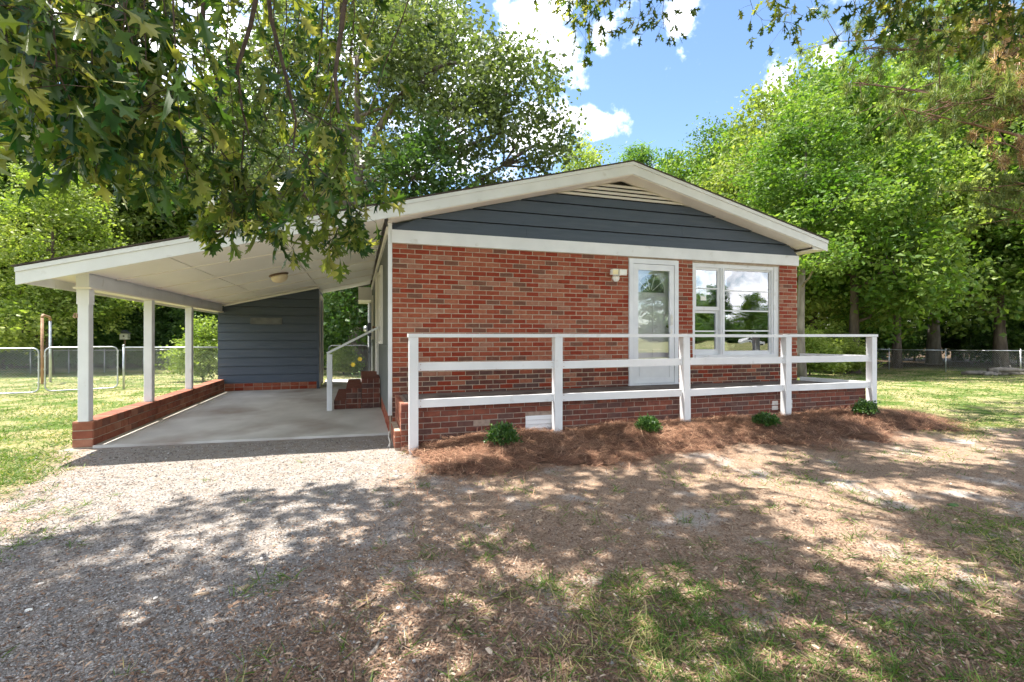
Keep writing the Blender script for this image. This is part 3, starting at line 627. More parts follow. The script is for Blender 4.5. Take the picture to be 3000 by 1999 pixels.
# ------------------------------------------------------------------ porch railing
rail = thing('porch_railing', 'white painted wooden railing with five posts along the brick porch', 'railing', (3.8, -1.1, 0))
PXS = [.166, 1.962, 3.866, 5.675, 7.439]; YR = -1.10; hw = .051
for i, x in enumerate(PXS):
    m_ = MB(); lean = (0, .004, -.02, .004, 0)[i]; b_ = -.06
    def pq(z, dx): return [(x-hw+dx, YR-hw, z), (x+hw+dx, YR-hw, z), (x+hw+dx, YR+hw, z), (x-hw+dx, YR+hw, z)]
    m_.hexa(pq(b_, -lean)+pq(1.326, 0)); m_.build('post', M['white'], rail)
for i in range(4):
    a, b = PXS[i], PXS[i+1]; sg = rng.uniform(-.006, .006, 2)
    m_ = MB(); m_.hexa([(a-(hw+.012 if i == 0 else 0), YR-.062, 1.328), (b+(hw+.01 if i == 3 else -.001), YR-.062, 1.326+sg[0]), (b+(hw+.01 if i == 3 else -.001), YR+.06, 1.326+sg[0]), (a-(hw+.012 if i == 0 else 0), YR+.06, 1.328),
                        (a-(hw+.012 if i == 0 else 0), YR-.062, 1.368), (b+(hw+.01 if i == 3 else -.001), YR-.062, 1.366+sg[0]), (b+(hw+.01 if i == 3 else -.001), YR+.06, 1.366+sg[0]), (a-(hw+.012 if i == 0 else 0), YR+.06, 1.368)]); m_.build('top_rail', M['white'], rail)
    for z0, z1, nm in ((.936, 1.030, 'middle_rail'), (.512, .606, 'bottom_rail')):
        m_ = MB(); q = rng.uniform(-.008, .008, 2); m_.hexa([(a+hw+.001, YR-.018, z0+q[0]), (b-hw-.001, YR-.018, z0+q[1]), (b-hw-.001, YR+.022, z0+q[1]), (a+hw+.001, YR+.022, z0+q[0]), (a+hw+.001, YR-.018, z1+q[0]), (b-hw-.001, YR-.018, z1+q[1]), (b-hw-.001, YR+.022, z1+q[1]), (a+hw+.001, YR+.022, z1+q[0])]); m_.build(nm, M['white'], rail)
for z0, z1, nm in ((1.328, 1.366, 'top_rail'), (.936, 1.03, 'middle_rail'), (.512, .606, 'bottom_rail')):   # the return to the house corner
    m_ = MB(); m_.bar((PXS[4]-.01, YR+.062, (z0+z1)/2), (WX+.03, -.035, (z0+z1)/2), .04 if nm != 'top_rail' else .1, z1-z0); m_.build(nm, M['white'], rail)

for i, x in enumerate(PXS):
    for z in (.955, 1.01, .53, .59):
        for sx in (-1, 1):
            if (i == 0 and sx < 0) or (i == 4 and sx > 0): continue
            m_ = MB(); m_.lathe((x+sx*(hw+.03), YR-.018, z), [(.0055, -.001), (.005, .0015)], 8, 'y'); m_.build('nail_head', M['rust'], rail)
# ------------------------------------------------------------------ carport
car = thing('carport', 'open carport with white posts, sloped panelled ceiling and concrete floor', 'carport', (-1.8, 3, 0))
mb = MB(); mb.prism_z([(-3.462, .27), (-.037, -.01), (-.037, 8.9), (-1.36, 8.9), (-1.36, 6.2), (-3.462, 6.2)], -.12, .03); mb.build('concrete_floor', M['concrete'], car)
cxs = [-3.49, -2.62, -1.40, -.10]; cys = [-.272, .95, 2.17, 3.39, 4.61, 5.83, 7.05, 8.2]
for i in range(3):
    for j in range(7):
        xa, xb, ya, yb2 = cxs[i]+.008, cxs[i+1]-.008, cys[j], cys[j+1]-.006
        m_ = MB(); m_.hexa([(xa, ya, csoff(xa)), (xb, ya, csoff(xb)), (xb, yb2, csoff(xb)), (xa, yb2, csoff(xa)), (xa, ya, csoff(xa)+.015), (xb, ya, csoff(xb)+.015), (xb, yb2, csoff(xb)+.015), (xa, yb2, csoff(xa)+.015)]); m_.build('ceiling_panel', M['ceiling'], car)
for j in range(1, 7):
    m_ = MB(); y = cys[j]; xa, xb = -3.48, -.105; m_.hexa([(xa, y-.022, csoff(xa)-.012), (xb, y-.022, csoff(xb)-.012), (xb, y+.018, csoff(xb)-.012), (xa, y+.018, csoff(xa)-.012), (xa, y-.022, csoff(xa)-.001), (xb, y-.022, csoff(xb)-.001), (xb, y+.018, csoff(xb)-.001), (xa, y+.018, csoff(xa)-.001)]); m_.build('ceiling_batten', M['cream'], car)
m_ = MB(); m_.prism_y([(LX+.012, csoff(LX)+.02), (-3.63, csoff(-3.63)), (-3.63, csoff(-3.63)+.015), (LX+.012, csoff(LX)+.035)], OH+.03, 8.2); m_.build('eave_soffit', M['cream'], car)
m_ = MB(); m_.prism_y([(-3.632, csoff(-3.632)+.002), (-3.486, csoff(-3.486)+.002), (-3.486, csoff(-3.486)+.016), (-3.632, csoff(-3.632)+.016)], OH+.03, .279); m_.build('soffit_infill', M['cream'], car)
m_ = MB(); m_.hexa([(-3.63, .28, 1.925), (-3.50, .28, 1.925), (-3.50, 6.19, 1.925), (-3.63, 6.19, 1.925), (-3.63, .28, csoff(-3.63)+.012), (-3.50, .28, csoff(-3.5)+.012), (-3.50, 6.19, csoff(-3.5)+.012), (-3.63, 6.19, csoff(-3.63)+.012)]); m_.build('beam', M['white'], car)
m_ = MB(); m_.box(-3.655, -3.475, .27, 6.19, 1.902, 1.9245); m_.build('beam_bottom_board', M['cream'], car)
for y in (.36, 2.215, 4.095):
    m_ = MB(); m_.bbox(-3.625, -3.515, y-.055, y+.055, .318, 1.901, .006); po = m_.build('post', M['white'], car)
    if y < 1:
        m_ = MB(); m_.box(-3.632, -3.508, y-.062, y+.062, 1.72, 1.90); m_.build('post_collar', M['white'], po)
        m_ = MB(); m_.tube([(-3.628, y-.03, 1.60), (-3.66, y-.035, 1.61), (-3.665, y-.05, 1.57), (-3.64, y-.06, 1.56)], .009, 6); m_.lathe((-3.632, y-.03, 1.585), [(.03, -.006), (.03, .006)], 10, 'x'); m_.build('rusty_hook', M['rust'], po)
# low brick wall along the open side
lw = thing('low_brick_wall', 'long low wall of reddish bricks under the carport posts', 'wall', (-3.57, 3, 0))
m_ = MB(); m_.box(-3.668, -3.472, .306, 6.19, -.12, .306); lwo = m_.build('wall_core', M['mortar'], lw)
it = []
for r_ in range(3):
    z = .312-.05-.1016*r_
    s = .30-(.1 if r_ % 2 else 0)
    while s < 6.18:
        a, b = max(s, .302), min(s+.2032, 6.19)
        if b-a > .03:
            it.append((-3.487, (a+b)/2, z, b-a-.009, .0925, math.pi/2)); it.append((-3.653, (a+b)/2, z, b-a-.009, .0925, -math.pi/2))
        s += .2032
    for q in ((-3.57,),): it.append((-3.57, .321, z, .196, .0925, 0))
lay_bricks(lwo, it, BRC, [.4, .3, .2, .1])
k = 0; cap_items = []
s = .30
while s < 6.18:
    m_ = MB(); m_.bbox(-3.676, -3.464, s+.003, min(s+.0985, 6.19), .3065, .318, .003); o = m_.build('cap_brick', BRC[int(rng.integers(4))], lw); s += .1016

# storage room at the back of the carport
shed = thing('storage_room', 'dark slate storage room with lap siding at the back of the carport', 'storage room', (-2.5, 7.2, 0))
m_ = MB(); m_.prism_y([(-3.60, .0), (-1.42, .0), (-1.42, csoff(-1.42)-.02), (-3.60, csoff(-3.6)-.02)], 6.26, 8.2); m_.build('wall_core', M['slate'], shed)
z = .212; kk = 0
while z < 2.5:
    z1 = z+.205
    def cl(zv): return min(max(-3.605, -3.605), -1.405), -1.405
    def left_at(zv): return max(-3.605, -3.6+(zv+.03-2.06)/.237) if zv > csoff(-3.605)-.03 else -3.605
    zt = min(z1, csoff(-1.405)-.03)
    pl = [(left_at(z), z), (-1.405, z), (-1.405, zt-.016), (min(left_at(zt), -1.41), zt-.016)]
    if pl[0][0] < -1.5:
        (a, z0_), (b, _), (c, z1_), (d, _) = pl
        m_ = MB(); m_.hexa([(a, 6.215, z0_), (b, 6.215, z0_), (b, 6.262, z0_), (a, 6.262, z0_), (d, 6.232, z1_), (c, 6.232, z1_), (c, 6.262, z1_), (d, 6.262, z1_)]); m_.build('siding_board', M['slate'], shed)
    z = z1
m_ = MB(); m_.box(-3.47, -1.43, 6.225, 6.26, .0, .205); sb = m_.build('brick_base', M['mortar'], shed)
lay_bricks(sb, [(-3.36+.2032*k, 6.24, .03+.045+.0880*q, .193, .08, 0) for k in range(10) for q in range(2)], BR, BW)
m_ = MB(); m_.prism_y([(-3.47, csoff(-3.47)-.05), (-1.36, csoff(-1.36)-.05), (-1.36, csoff(-1.36)-.004), (-3.47, csoff(-3.47)-.004)], 6.19, 6.222); m_.build('top_trim', M['cream'], shed)
m_ = MB(); m_.box(-1.418, -1.375, 6.20, 6.33, .03, csoff(-1.4)-.06); m_.build('corner_board', M['slate'], shed)
m_ = MB(); m_.box(-1.405, -1.365, 6.5, 6.62, .03, 2.42); m_.box(-1.405, -1.365, 7.5, 7.62, .03, 2.42); m_.box(-1.405, -1.365, 6.62, 7.5, 2.3, 2.42); m_.build('door_frame', M['cream'], shed)
m_ = MB(); m_.box(-1.412, -1.39, 6.62, 7.5, .05, 2.3); m_.build('door', M['slate'], shed)
m_ = MB(); xa, xb, za, zb = -2.91, -2.215, 1.625, 1.785
m_.box(xa, xb, 6.195, 6.222, za, za+.025); m_.box(xa, xb, 6.195, 6.222, zb-.025, zb); m_.box(xa, xa+.025, 6.195, 6.222, za+.025, zb-.025); m_.box(xb-.025, xb, 6.195, 6.222, za+.025, zb-.025); m_.box(xa+.025, xb-.025, 6.212, 6.222, za+.025, zb-.025)
M['panelgrey'] = noise_mat('panel_grey', (.15, .155, .16), (.11, .115, .12), 8, .6); o = m_.build('framed_panel', M['panelgrey'], shed); o['label'] = 'small framed panel painted slate'

# side steps and handrail
stp = thing('side_steps', 'three brick steps up to the side door under the carport', 'steps', (-.4, 3.2, .03))
for (x0, x1, z0, z1) in ((-.85, -.655, .03, .195), (-.65, -.385, .03, .405), (-.38, -.057, .03, .570)):
    m_ = MB(); m_.box(x0+.006, x1+.0, 2.406, 4.35, z0, z1-.006); o = m_.build('step', M['mortar_dark'], stp)
    it = []; zt = z1; q = 0
    it2 = courses(x0, x1, z0, z1, .0677 if q else .0695, .2032 if q else .2032, origin=x0+.03*q)
    rows = max(1, int(round((z1-z0)/.085))); hh = (z1-z0)/rows
    for r_ in range(rows):
        zc = z0+hh*(r_+.5); bw = .1016 if r_ % 2 == (rows-1) % 2 else .2032; s = x0
        while s < x1-.02:
            e = min(s+bw, x1); it.append(((s+e)/2, 2.425, zc, e-s-.008, hh-.009, 0)); s = e
        s = 2.4
        while s < 4.34:
            e = min(s+.2032, 4.35); it.append((x0+.025, (s+e)/2, zc, e-s-.008, hh-.009, -math.pi/2)); s = e
    lay_bricks(o, it, BRD, [.25, .3, .2, .25])
    s = 2.402
    m_ = MB(); m_.box(x0+.004, x1, 2.404, 4.345, z1-.0055, z1-.001); m_.build('tread', BRD[3], stp)
hr = thing('stair_handrail', 'white sloping handrail on a single post beside the side steps', 'handrail', (-.92, 2.34, .03))
m_ = MB(); m_.bbox(-.965, -.875, 2.295, 2.385, .03, 1.02, .004); m_.build('post', M['white'], hr)
m_ = MB(); m_.bar((-.965, 2.34, 1.035), (-.088, 2.34, 1.50), .09, .038); m_.build('rail', M['white'], hr)

# ------------------------------------------------------------------ fittings
cl_ = thing('ceiling_light', 'frosted dome ceiling light with a bronze base under the carport roof', 'light', (-1.836, 3.0, csoff(-1.836)), local=True)
cl_.rotation_euler = (0, -math.atan(SL), 0)
m_ = MB(); m_.lathe((0, 0, 0), [(.165, -.001), (.17, -.015), (.15, -.035)], 28); m_.build('base', M['bronze'], cl_, True, loc=(0, 0, 0))
m_ = MB(); m_.lathe((0, 0, 0), [(.148, -.035), (.145, -.07), (.125, -.115), (.085, -.145), (.03, -.16), (.004, -.161)], 28); m_.build('dome', M['lampglass'], cl_, True, loc=(0, 0, 0))
sl = thing('security_light', 'twin-head white security floodlight on the brick wall left of the door', 'light', (3.41, 0, 2.28))
m_ = MB(); m_.lathe((3.42, .0, 2.255), [(.062, 0), (.062, .02), (.05, .03), (.01, .034)], 22, 'y'); m_.build('round_base', M['plastic'], sl, True)
for dx, mt in ((-.075, M['yellowlens']), (.06, M['plastic'])):
    m_ = MB(); w_ = .052 if dx < 0 else .066; m_.hexa([(3.42+dx-w_, -.13, 2.285), (3.42+dx+w_, -.13, 2.285), (3.42+dx+w_, -.05, 2.295), (3.42+dx-w_, -.05, 2.295), (3.42+dx-w_, -.14, 2.375), (3.42+dx+w_, -.14, 2.375), (3.42+dx+w_, -.06, 2.37), (3.42+dx-w_, -.06, 2.37)]); ho = m_.build('lamp_head', M['plastic'], sl)
    m_ = MB(); m_.hexa([(3.42+dx-w_*.85, -.138, 2.295), (3.42+dx+w_*.85, -.138, 2.295), (3.42+dx+w_*.85, -.13, 2.295), (3.42+dx-w_*.85, -.13, 2.295), (3.42+dx-w_*.85, -.146, 2.365), (3.42+dx+w_*.85, -.146, 2.365), (3.42+dx+w_*.85, -.138, 2.365), (3.42+dx-w_*.85, -.138, 2.365)]); m_.build('lens', mt, ho)
    m_ = MB(); m_.tube([(3.42, -.03, 2.27), (3.42+dx*.6, -.05, 2.29), (3.42+dx, -.075, 2.31)], .012, 8); m_.build('arm', M['plastic'], sl)
em = thing('electric_meter', 'round glass electric meter on a dark box with conduit on the side wall', 'meter', (-.1, 9.0, 1.4))
m_ = MB(); m_.bbox(-.16, -.052, 8.85, 9.15, 1.34, 1.75, .01); m_.build('meter_box', M['metergrey'], em)
m_ = MB(); m_.lathe((-.16, 9.0, 1.57), [(.095, 0), (.095, -.05), (.085, -.11), (.05, -.125)], 22, 'x'); m_.build('meter_dial', M['steel'], em, True)
m_ = MB(); m_.tube([(-.10, 8.93, 1.34), (-.10, 8.93, -.05)], .022, 10); m_.build('conduit', M['metergrey'], em)
m_ = MB(); m_.tube([(-.10, 9.3, -.05), (-.10, 9.3, 2.40)], .05, 12); dp_ = m_.build('downspout', M['white'], None); tag(dp_, 'white round downspout at the rear of the side wall', 'downspout')
# loose white tubing end of the drain by the end step
m_ = MB(); m_.tube([(-.075, -.60, .16), (-.085, -.66, .10), (-.07, -.72, .05), (-.09, -.78, .012)], [.006, .007, .009, .016], 8); tag(m_.build('drain_tube', M['plastic'], None), 'thin pale drain tube at the house corner beside the brick end step', 'tube')

# ------------------------------------------------------------------ pine straw bed
def mulch_h(x, y):
    zz_ = zones(x, y)['mulch']; return zz_*(.035+.115*sstep(-2.3, -1.3, y)*(.35+.65*sstep(.2, 1.6, x))+.13*(fbm(x, y, 2.6)-.47))
mxs_ = np.arange(-.1, 8.9, .06); mys_ = np.arange(-3.0, -.90, .06)
ax, ay = np.meshgrid(mxs_, mys_); hz = mulch_h(ax, ay)
mz = ground_z(ax, ay)+np.where(hz > .004, hz, -.03)
jj = np.arange(ax.size).reshape(ax.shape); MF = np.stack([jj[:-1, :-1], jj[:-1, 1:], jj[1:, 1:], jj[1:, :-1]], -1).reshape(-1, 4)
keep = (hz > .03); fk = keep[:-1, :-1] | keep[:-1, 1:] | keep[1:, 1:] | keep[1:, :-1]; MF = MF[fk.ravel()]
M['strawbase'] = noise_mat('pine_straw_base', (.16, .082, .052), (.07, .036, .025), 22, .95, 1, 70, c3=(.27, .155, .10), s3=4)
M['needle'] = rnd_mat('pine_straw', [(0, (.10, .046, .028)), (.4, (.24, .115, .068)), (.75, (.38, .205, .125)), (1, (.58, .38, .245))], .7, 0, spec=.3)
bed = tag(link('pine_straw_bed', mesh_np('pine_straw_bed', np.stack([ax, ay, mz], -1).reshape(-1, 3), MF, [M['strawbase']], smooth=True)), 'reddish brown pine straw heaped in the bed before the porch', 'mulch', kind='stuff')
def surface_z(x, y): return ground_z(x, y)+np.clip(mulch_h(x, y), 0, None)
def ribbons(name, P, d, L, w, bend, mat, parent=None, lift=0., up=None):
    """thin bent strips: two quads each. P base points, d horizontal/vertical unit directions, bend vectors"""
    m = len(P); side = np.cross(d, np.array([0, 0, 1.])[None]) if up is None else np.cross(d, up); nn = np.linalg.norm(side, axis=1, keepdims=True); side = side/np.maximum(nn, 1e-6)*w[:, None]/2
    p0 = P; p1 = P+d*(L*.5)[:, None]+bend*.4; p2 = P+d*L[:, None]+bend*1.0
    V = np.stack([p0-side, p0+side, p1+side*.9, p1-side*.9, p2+side*.15, p2-side*.15], 1).reshape(-1, 3)
    b = (np.arange(m)*6)[:, None]; Fq = np.concatenate([b+np.array([[0, 1, 2, 3]]), b+np.array([[3, 2, 4, 5]])], 1).reshape(-1, 4)
    return mesh_np(name, V, Fq, [mat], rnd=np.repeat(rng.random(m), 2))
N = 85000
px, py = rng.uniform(-.3, 8.8, N), rng.uniform(-3.1, -.95, N); jx, jy = px+rng.normal(0, .10, N), py+np.abs(rng.normal(0, .13, N))*(py < -1.8); kz_ = np.maximum(zones(px, py)['mulch'], .55*zones(jx, np.minimum(jy, -1.2))['mulch']); k = rng.random(N) < kz_*1.0+.02*(py < -1.1); px, py = px[k], py[k]; m = len(px)
an = rng.uniform(0, 2*np.pi, m)+2.5*fbm(px, py, 1.5); el = rng.normal(.12, .22, m)
d = np.stack([np.cos(an)*np.cos(el), np.sin(an)*np.cos(el), np.sin(el)], -1); L = rng.uniform(.10, .24, m)
bend = np.stack([rng.normal(0, .02, m), rng.normal(0, .02, m), -.25*L*np.sin(np.clip(el, 0, 1))-.01], -1)
P = np.stack([px, py, surface_z(px, py)+rng.uniform(.002, .03, m)], -1)
o = link('needle_litter', ribbons('needle_litter', P, d, L, rng.uniform(.0022, .0048, m), bend, M['needle']), bed); o['kind'] = 'stuff'

# ------------------------------------------------------------------ ground cover: gravel, litter, grass
def view_ok(x, y, pad=120):
    u, v, Y = proj(np.stack([x, y, np.zeros_like(x)], -1)); return (Y > .8) & (u > -pad) & (u < 2353+pad) & (v < 1568+pad)
def sample_screen(n, vmin, vmax, u0=-60, u1=2413):
    """ground points spread evenly over the picture between two heights below the horizon"""
    u = rng.uniform(u0, u1, n)*3000/2353; v = rng.uniform(vmin, vmax, n)*3000/2353
    Y = 1410*1.34/(v-985); X = (u-1500)/1410*Y
    return CAM[0]+C_*X+S_*Y, CAM[1]-S_*X+C_*Y
def off_build(x, y):
    a = (x > -3.72) & (x < WX+.05) & (y > .15-.08*np.clip(x+3.5, 0, 3.5)) & (y < 10.1); b = (x > -.05) & (x < 7.5) & (y > -1.02) & (y < 10)
    return ~(a | b)
# gravel stones: flattened, skewed octahedra
OT = np.array([(1, 0, 0), (0, 1, 0), (-1, 0, 0), (0, -1, 0), (.1, .15, 1), (0, 0, -1.)]); OF = np.array([(0, 1, 4), (1, 2, 4), (2, 3, 4), (3, 0, 4), (1, 0, 5), (2, 1, 5), (3, 2, 5), (0, 3, 5)])
M['stone'] = rnd_mat('gravel_stone', [(0, (.090, .074, .064)), (.3, (.19, .165, .147)), (.6, (.26, .238, .222)), (.85, (.33, .31, .295)), (1, (.52, .49, .465))], .85)
n1 = 85000
x, y = sample_screen(n1, 1010, 1640, -60, 1500); z_ = zones(x, y); k = (rng.random(n1) < z_['gravel']*1.15+.05) & off_build(x, y) & (depth(x, y) < 8.5); x, y = x[k], y[k]; m = len(x)
sc = rng.uniform(.0030, .0070, m)*np.where(rng.random(m) < .03, 1.8, 1)*(.75+.11*depth(x, y)); th = rng.uniform(0, 6.28, m)
A = np.zeros((m, 3, 3)); ex = rng.uniform(.7, 1.5, m); A[:, 0, 0] = np.cos(th)*sc*ex; A[:, 0, 1] = -np.sin(th)*sc; A[:, 1, 0] = np.sin(th)*sc*ex; A[:, 1, 1] = np.cos(th)*sc; A[:, 2, 2] = sc*rng.uniform(.4, .8, m); A[:, 0, 2] = rng.normal(0, .3, m)*sc; A[:, 1, 2] = rng.normal(0, .3, m)*sc
gr = link('gravel', inst_mesh('gravel', OT, OF, np.stack([x, y, ground_z(x, y)+sc*.25], -1), A, [M['stone']])); tag(gr, 'grey and tan gravel spread over the drive', 'gravel', kind='stuff')
# wood chips, dead leaves and bits on the soil
M['chip'] = rnd_mat('wood_chip_litter', [(0, (.085, .048, .032)), (.4, (.20, .118, .076)), (.75, (.32, .205, .138)), (.95, (.43, .31, .22)), (1, (.60, .49, .38))], .85)
n1 = 80000
x, y = sample_screen(n1, 1000, 1640); z_ = zones(x, y); pd = np.clip(1-z_['gravel']-.72*z_['lawn']-.6*z_['mulch'], .05, 1)*.85+.12*z_['gravel']
k = (rng.random(n1) < pd) & off_build(x, y) & (depth(x, y) < 11); x, y = x[k], y[k]; m = len(x)
CT = np.array([(-1, -.35, 0), (.2, -.5, .12), (1, -.1, 0), (.3, .45, .15), (-.8, .3, .03)]); CF = [[0, 1, 3, 4], [1, 2, 3]]
sc = rng.uniform(.004, .014, m)*np.where(rng.random(m) < .02, 1.8, 1); th = rng.uniform(0, 6.28, m); asp = rng.uniform(.25, 1.0, m)
A = np.zeros((m, 3, 3)); A[:, 0, 0] = np.cos(th)*sc; A[:, 0, 1] = -np.sin(th)*sc*asp; A[:, 1, 0] = np.sin(th)*sc; A[:, 1, 1] = np.cos(th)*sc*asp; A[:, 2, 2] = sc*1.6; A[:, 2, 0] = rng.normal(0, .22, m)*sc; A[:, 2, 1] = rng.normal(0, .25, m)*sc
li = link('wood_chip_litter', inst_mesh('wood_chip_litter', CT, CF, np.stack([x, y, surface_z(x, y)+.004+.3*sc], -1), A, [M['chip']])); tag(li, 'brown wood chips and leaf crumbs scattered over the bare soil', 'litter', kind='stuff')
# fine needles and twigs lying in the soil
n1 = 26000
x, y = sample_screen(n1, 1040, 1640); z_ = zones(x, y); k = (rng.random(n1) < np.clip(1-.85*z_['gravel'], .1, 1)*.8) & off_build(x, y) & (depth(x, y) < 8); x, y = x[k], y[k]; m = len(x)
an = rng.uniform(0, 6.28, m); el = rng.normal(.03, .1, m); d = np.stack([np.cos(an)*np.cos(el), np.sin(an)*np.cos(el), np.sin(el)], -1); L = rng.uniform(.03, .12, m)
P = np.stack([x, y, surface_z(x, y)+.006], -1)
o = link('twig_litter', ribbons('twig_litter', P, d, L, rng.uniform(.0016, .0034, m), np.stack([rng.normal(0, .008, m), rng.normal(0, .008, m), np.zeros(m)], -1), M['chip']), li); o['kind'] = 'stuff'
# grass: tufts on the soil, lawn left, right and behind
M['grass'] = rnd_mat('grass_blades', [(0, (.045, .095, .015)), (.5, (.095, .175, .030)), (.85, (.17, .25, .055)), (.93, (.32, .30, .12)), (1, (.46, .39, .20))], .55, .35, (1.5, 1.5, .6), spec=.3, pos_scale=.8)
def blades(name, x, y, h, w, lean):
    m = len(x); an = rng.uniform(0, 6.28, m); ln = np.abs(rng.normal(lean, .35, m)).clip(.05, 1.35)
    d = np.stack([np.cos(an)*np.sin(ln), np.sin(an)*np.sin(ln), np.cos(ln)], -1)
    bend = np.stack([np.cos(an)*h*.35, np.sin(an)*h*.35, -h*.28], -1)
    an2 = an+rng.normal(0, .8, m); up = np.stack([np.cos(an2), np.sin(an2), np.zeros(m)], -1)
    return ribbons(name, np.stack([x, y, surface_z(x, y)-.003], -1), d, h, w, bend, M['grass'], up=up)
gxs, gys, gh, gw, gl_ = [], [], [], [], []
nt = 5200                                       # tufts
x, y = sample_screen(nt, 1030, 1640); z_ = zones(x, y)
tn = fbm(x+40, y+3, 1.1)
pr = np.clip(.08+1.1*z_['lawn']+.75*sstep(.52, .66, tn), 0, 1)*(1-.93*z_['gravel'])*(1-.97*z_['mulch'])
k = (rng.random(nt) < pr) & off_build(x, y) & (depth(x, y) < 7); x, y = x[k], y[k]; nb = rng.integers(8, 20, len(x))
bx_ = np.repeat(x, nb)+rng.normal(0, .028, nb.sum()); by_ = np.repeat(y, nb)+rng.normal(0, .028, nb.sum())
gxs.append(bx_); gys.append(by_); gh.append(rng.uniform(.03, .10, len(bx_))*np.repeat(rng.uniform(.7, 1.2, len(x)), nb)); gw.append(rng.uniform(.0026, .0055, len(bx_))); gl_.append(np.full(len(bx_), .75))
nl = 150000                                     # lawns, evenly over the picture
x, y = sample_screen(nl, 832, 1120); z_ = zones(x, y); k = (rng.random(nl) < z_['lawn']*(1-z_['wood'])*(.30+.9*sstep(.62, .42, fbm(x, y, 1.1, 4)))) & off_build(x, y) & (depth(x, y) < 27); x, y = x[k], y[k]; Yd = depth(x, y)
gxs.append(x); gys.append(y); gh.append(rng.uniform(.025, .065, len(x))*(1+.02*Yd)); gw.append(rng.uniform(.003, .005, len(x))*(1+.14*Yd)); gl_.append(np.full(len(x), .7))
X_, Y_ = np.concatenate(gxs), np.concatenate(gys)
gra = link('grass', blades('grass', X_, Y_, np.concatenate(gh), np.concatenate(gw), np.concatenate(gl_))); tag(gra, 'short green grass in tufts and patchy lawn', 'grass', kind='stuff')

# ------------------------------------------------------------------ trees
def rand_dirs(m): v = rng.normal(0, 1, (m, 3)); return v/np.linalg.norm(v, axis=1, keepdims=True)
def frames(t, roll=None):
    """orthonormal frames whose second column (y) is t"""
    a = rand_dirs(len(t)); s = np.cross(t, a); s /= np.maximum(np.linalg.norm(s, axis=1, keepdims=True), 1e-6); nn = np.cross(s, t)
    return np.stack([s, t, nn], -1)
LT = np.array([(0, 0, 0), (.33, .42, .07), (0, 1, -.06), (-.33, .42, .07)]); LF = np.array([(0, 1, 2, 3)])
def leaf_mesh(name, cl, per, cr_, size, mat, droop=.35, flat=.6):
    m = len(cl)*per; c = np.repeat(cl, per, 0)+rng.normal(0, 1, (m, 3))*np.array([cr_, cr_, cr_*flat])
    t = rand_dirs(m); t[:, 2] = t[:, 2]*.6-droop; t /= np.linalg.norm(t, axis=1, keepdims=True)
    A = frames(t)*(size*rng.uniform(.45, 1.4, m))[:, None, None]
    return inst_mesh(name, LT, LF, c, A, [mat], rnd=np.clip(np.repeat(rng.random(len(cl)), per)*.55+rng.random(m)*.45, 0, 1))
def lobe_points(lobes, n, shell=.55):
    vol = np.array([a[3]*a[4]*a[5] for a in lobes])**.75; k = rng.choice(len(lobes), n, p=vol/vol.sum()); Lb = np.array(lobes)[k]
    d = rand_dirs(n); r_ = (shell+(1-shell)*rng.random(n))**1*rng.uniform(.75, 1.05, n); return Lb[:, :3]+d*r_[:, None]*Lb[:, 3:6], k
def make_tree(name, label, cat, H, tr, lobes, ncl, per, crad, lsize, leafmat, barkmat, bend=.3, fork=.45, group=None, limbs=(), droop=.35, clear=None):
    t = thing(name, label, cat, (0, 0, 0), group, local=True)
    mb_ = MB(); k = 9; pts = []; ph = rng.uniform(0, 6.28)
    for i in range(k):
        f_ = i/(k-1); pts.append((bend*math.sin(f_*2.3+ph)*f_, bend*math.cos(f_*2.1+ph)*f_, H*.82*f_-.25*(i == 0)))
    rad = [tr*(1.55 if i == 0 else 1.12 if i == 1 else 1)*(1-.82*i/(k-1)) for i in range(k)]
    mb_.tube(pts, rad, 10)
    pts_n = np.array(pts)
    cl, ki = lobe_points(lobes, ncl)
    if clear is not None: kp = ~clear(cl); cl, ki = cl[kp], ki[kp]
    for lp__, lr__ in limbs: mb_.tube(lp__, lr__, 8, False)
    for li_, lb in enumerate(lobes):
        c = np.array(lb[:3]); hz_ = np.clip(c[2]-.35*np.hypot(c[0], c[1])-.4, H*.12, H*.75); f_ = hz_/(H*.82)*(k-1); i0 = int(min(f_, k-2)); s0 = pts_n[i0]+(pts_n[i0+1]-pts_n[i0])*(f_-i0)
        r0 = max(tr*(1-.82*f_/(k-1))*.55, .03); mid_ = (s0+c)/2+np.array([0, 0, -.08*np.linalg.norm(c-s0)])+rng.normal(0, .12, 3)
        mb_.tube([s0, s0*.55+mid_*.45+rng.normal(0, .05, 3), mid_, c], [r0, r0*.8, r0*.6, r0*.3], 6, False)
        own = cl[ki == li_]
        for q in own[:: max(1, len(own)//8)]:
            st_ = mid_*(.4)+c*.6; mb_.tube([st_, (st_+q)/2+rng.normal(0, .1, 3), q], [r0*.4, r0*.22, .008], 4, False)
    mb_.build('trunk', barkmat, t, True, loc=(0, 0, 0))
    link('crown', leaf_mesh('crown', cl, per, crad, lsize, leafmat, droop), t, (0, 0, 0))
    return t
def put(t, x, y, rz=0, sc=1.0, sz=None, label=None, group=None, z=None):
    t.location = (x, y, float(ground_z(x, y)) if z is None else z); t.rotation_euler = (0, 0, rz); t.scale = (sc, sc, sz or sc)
    if label: t['label'] = label
    if group: t['group'] = group
    return t
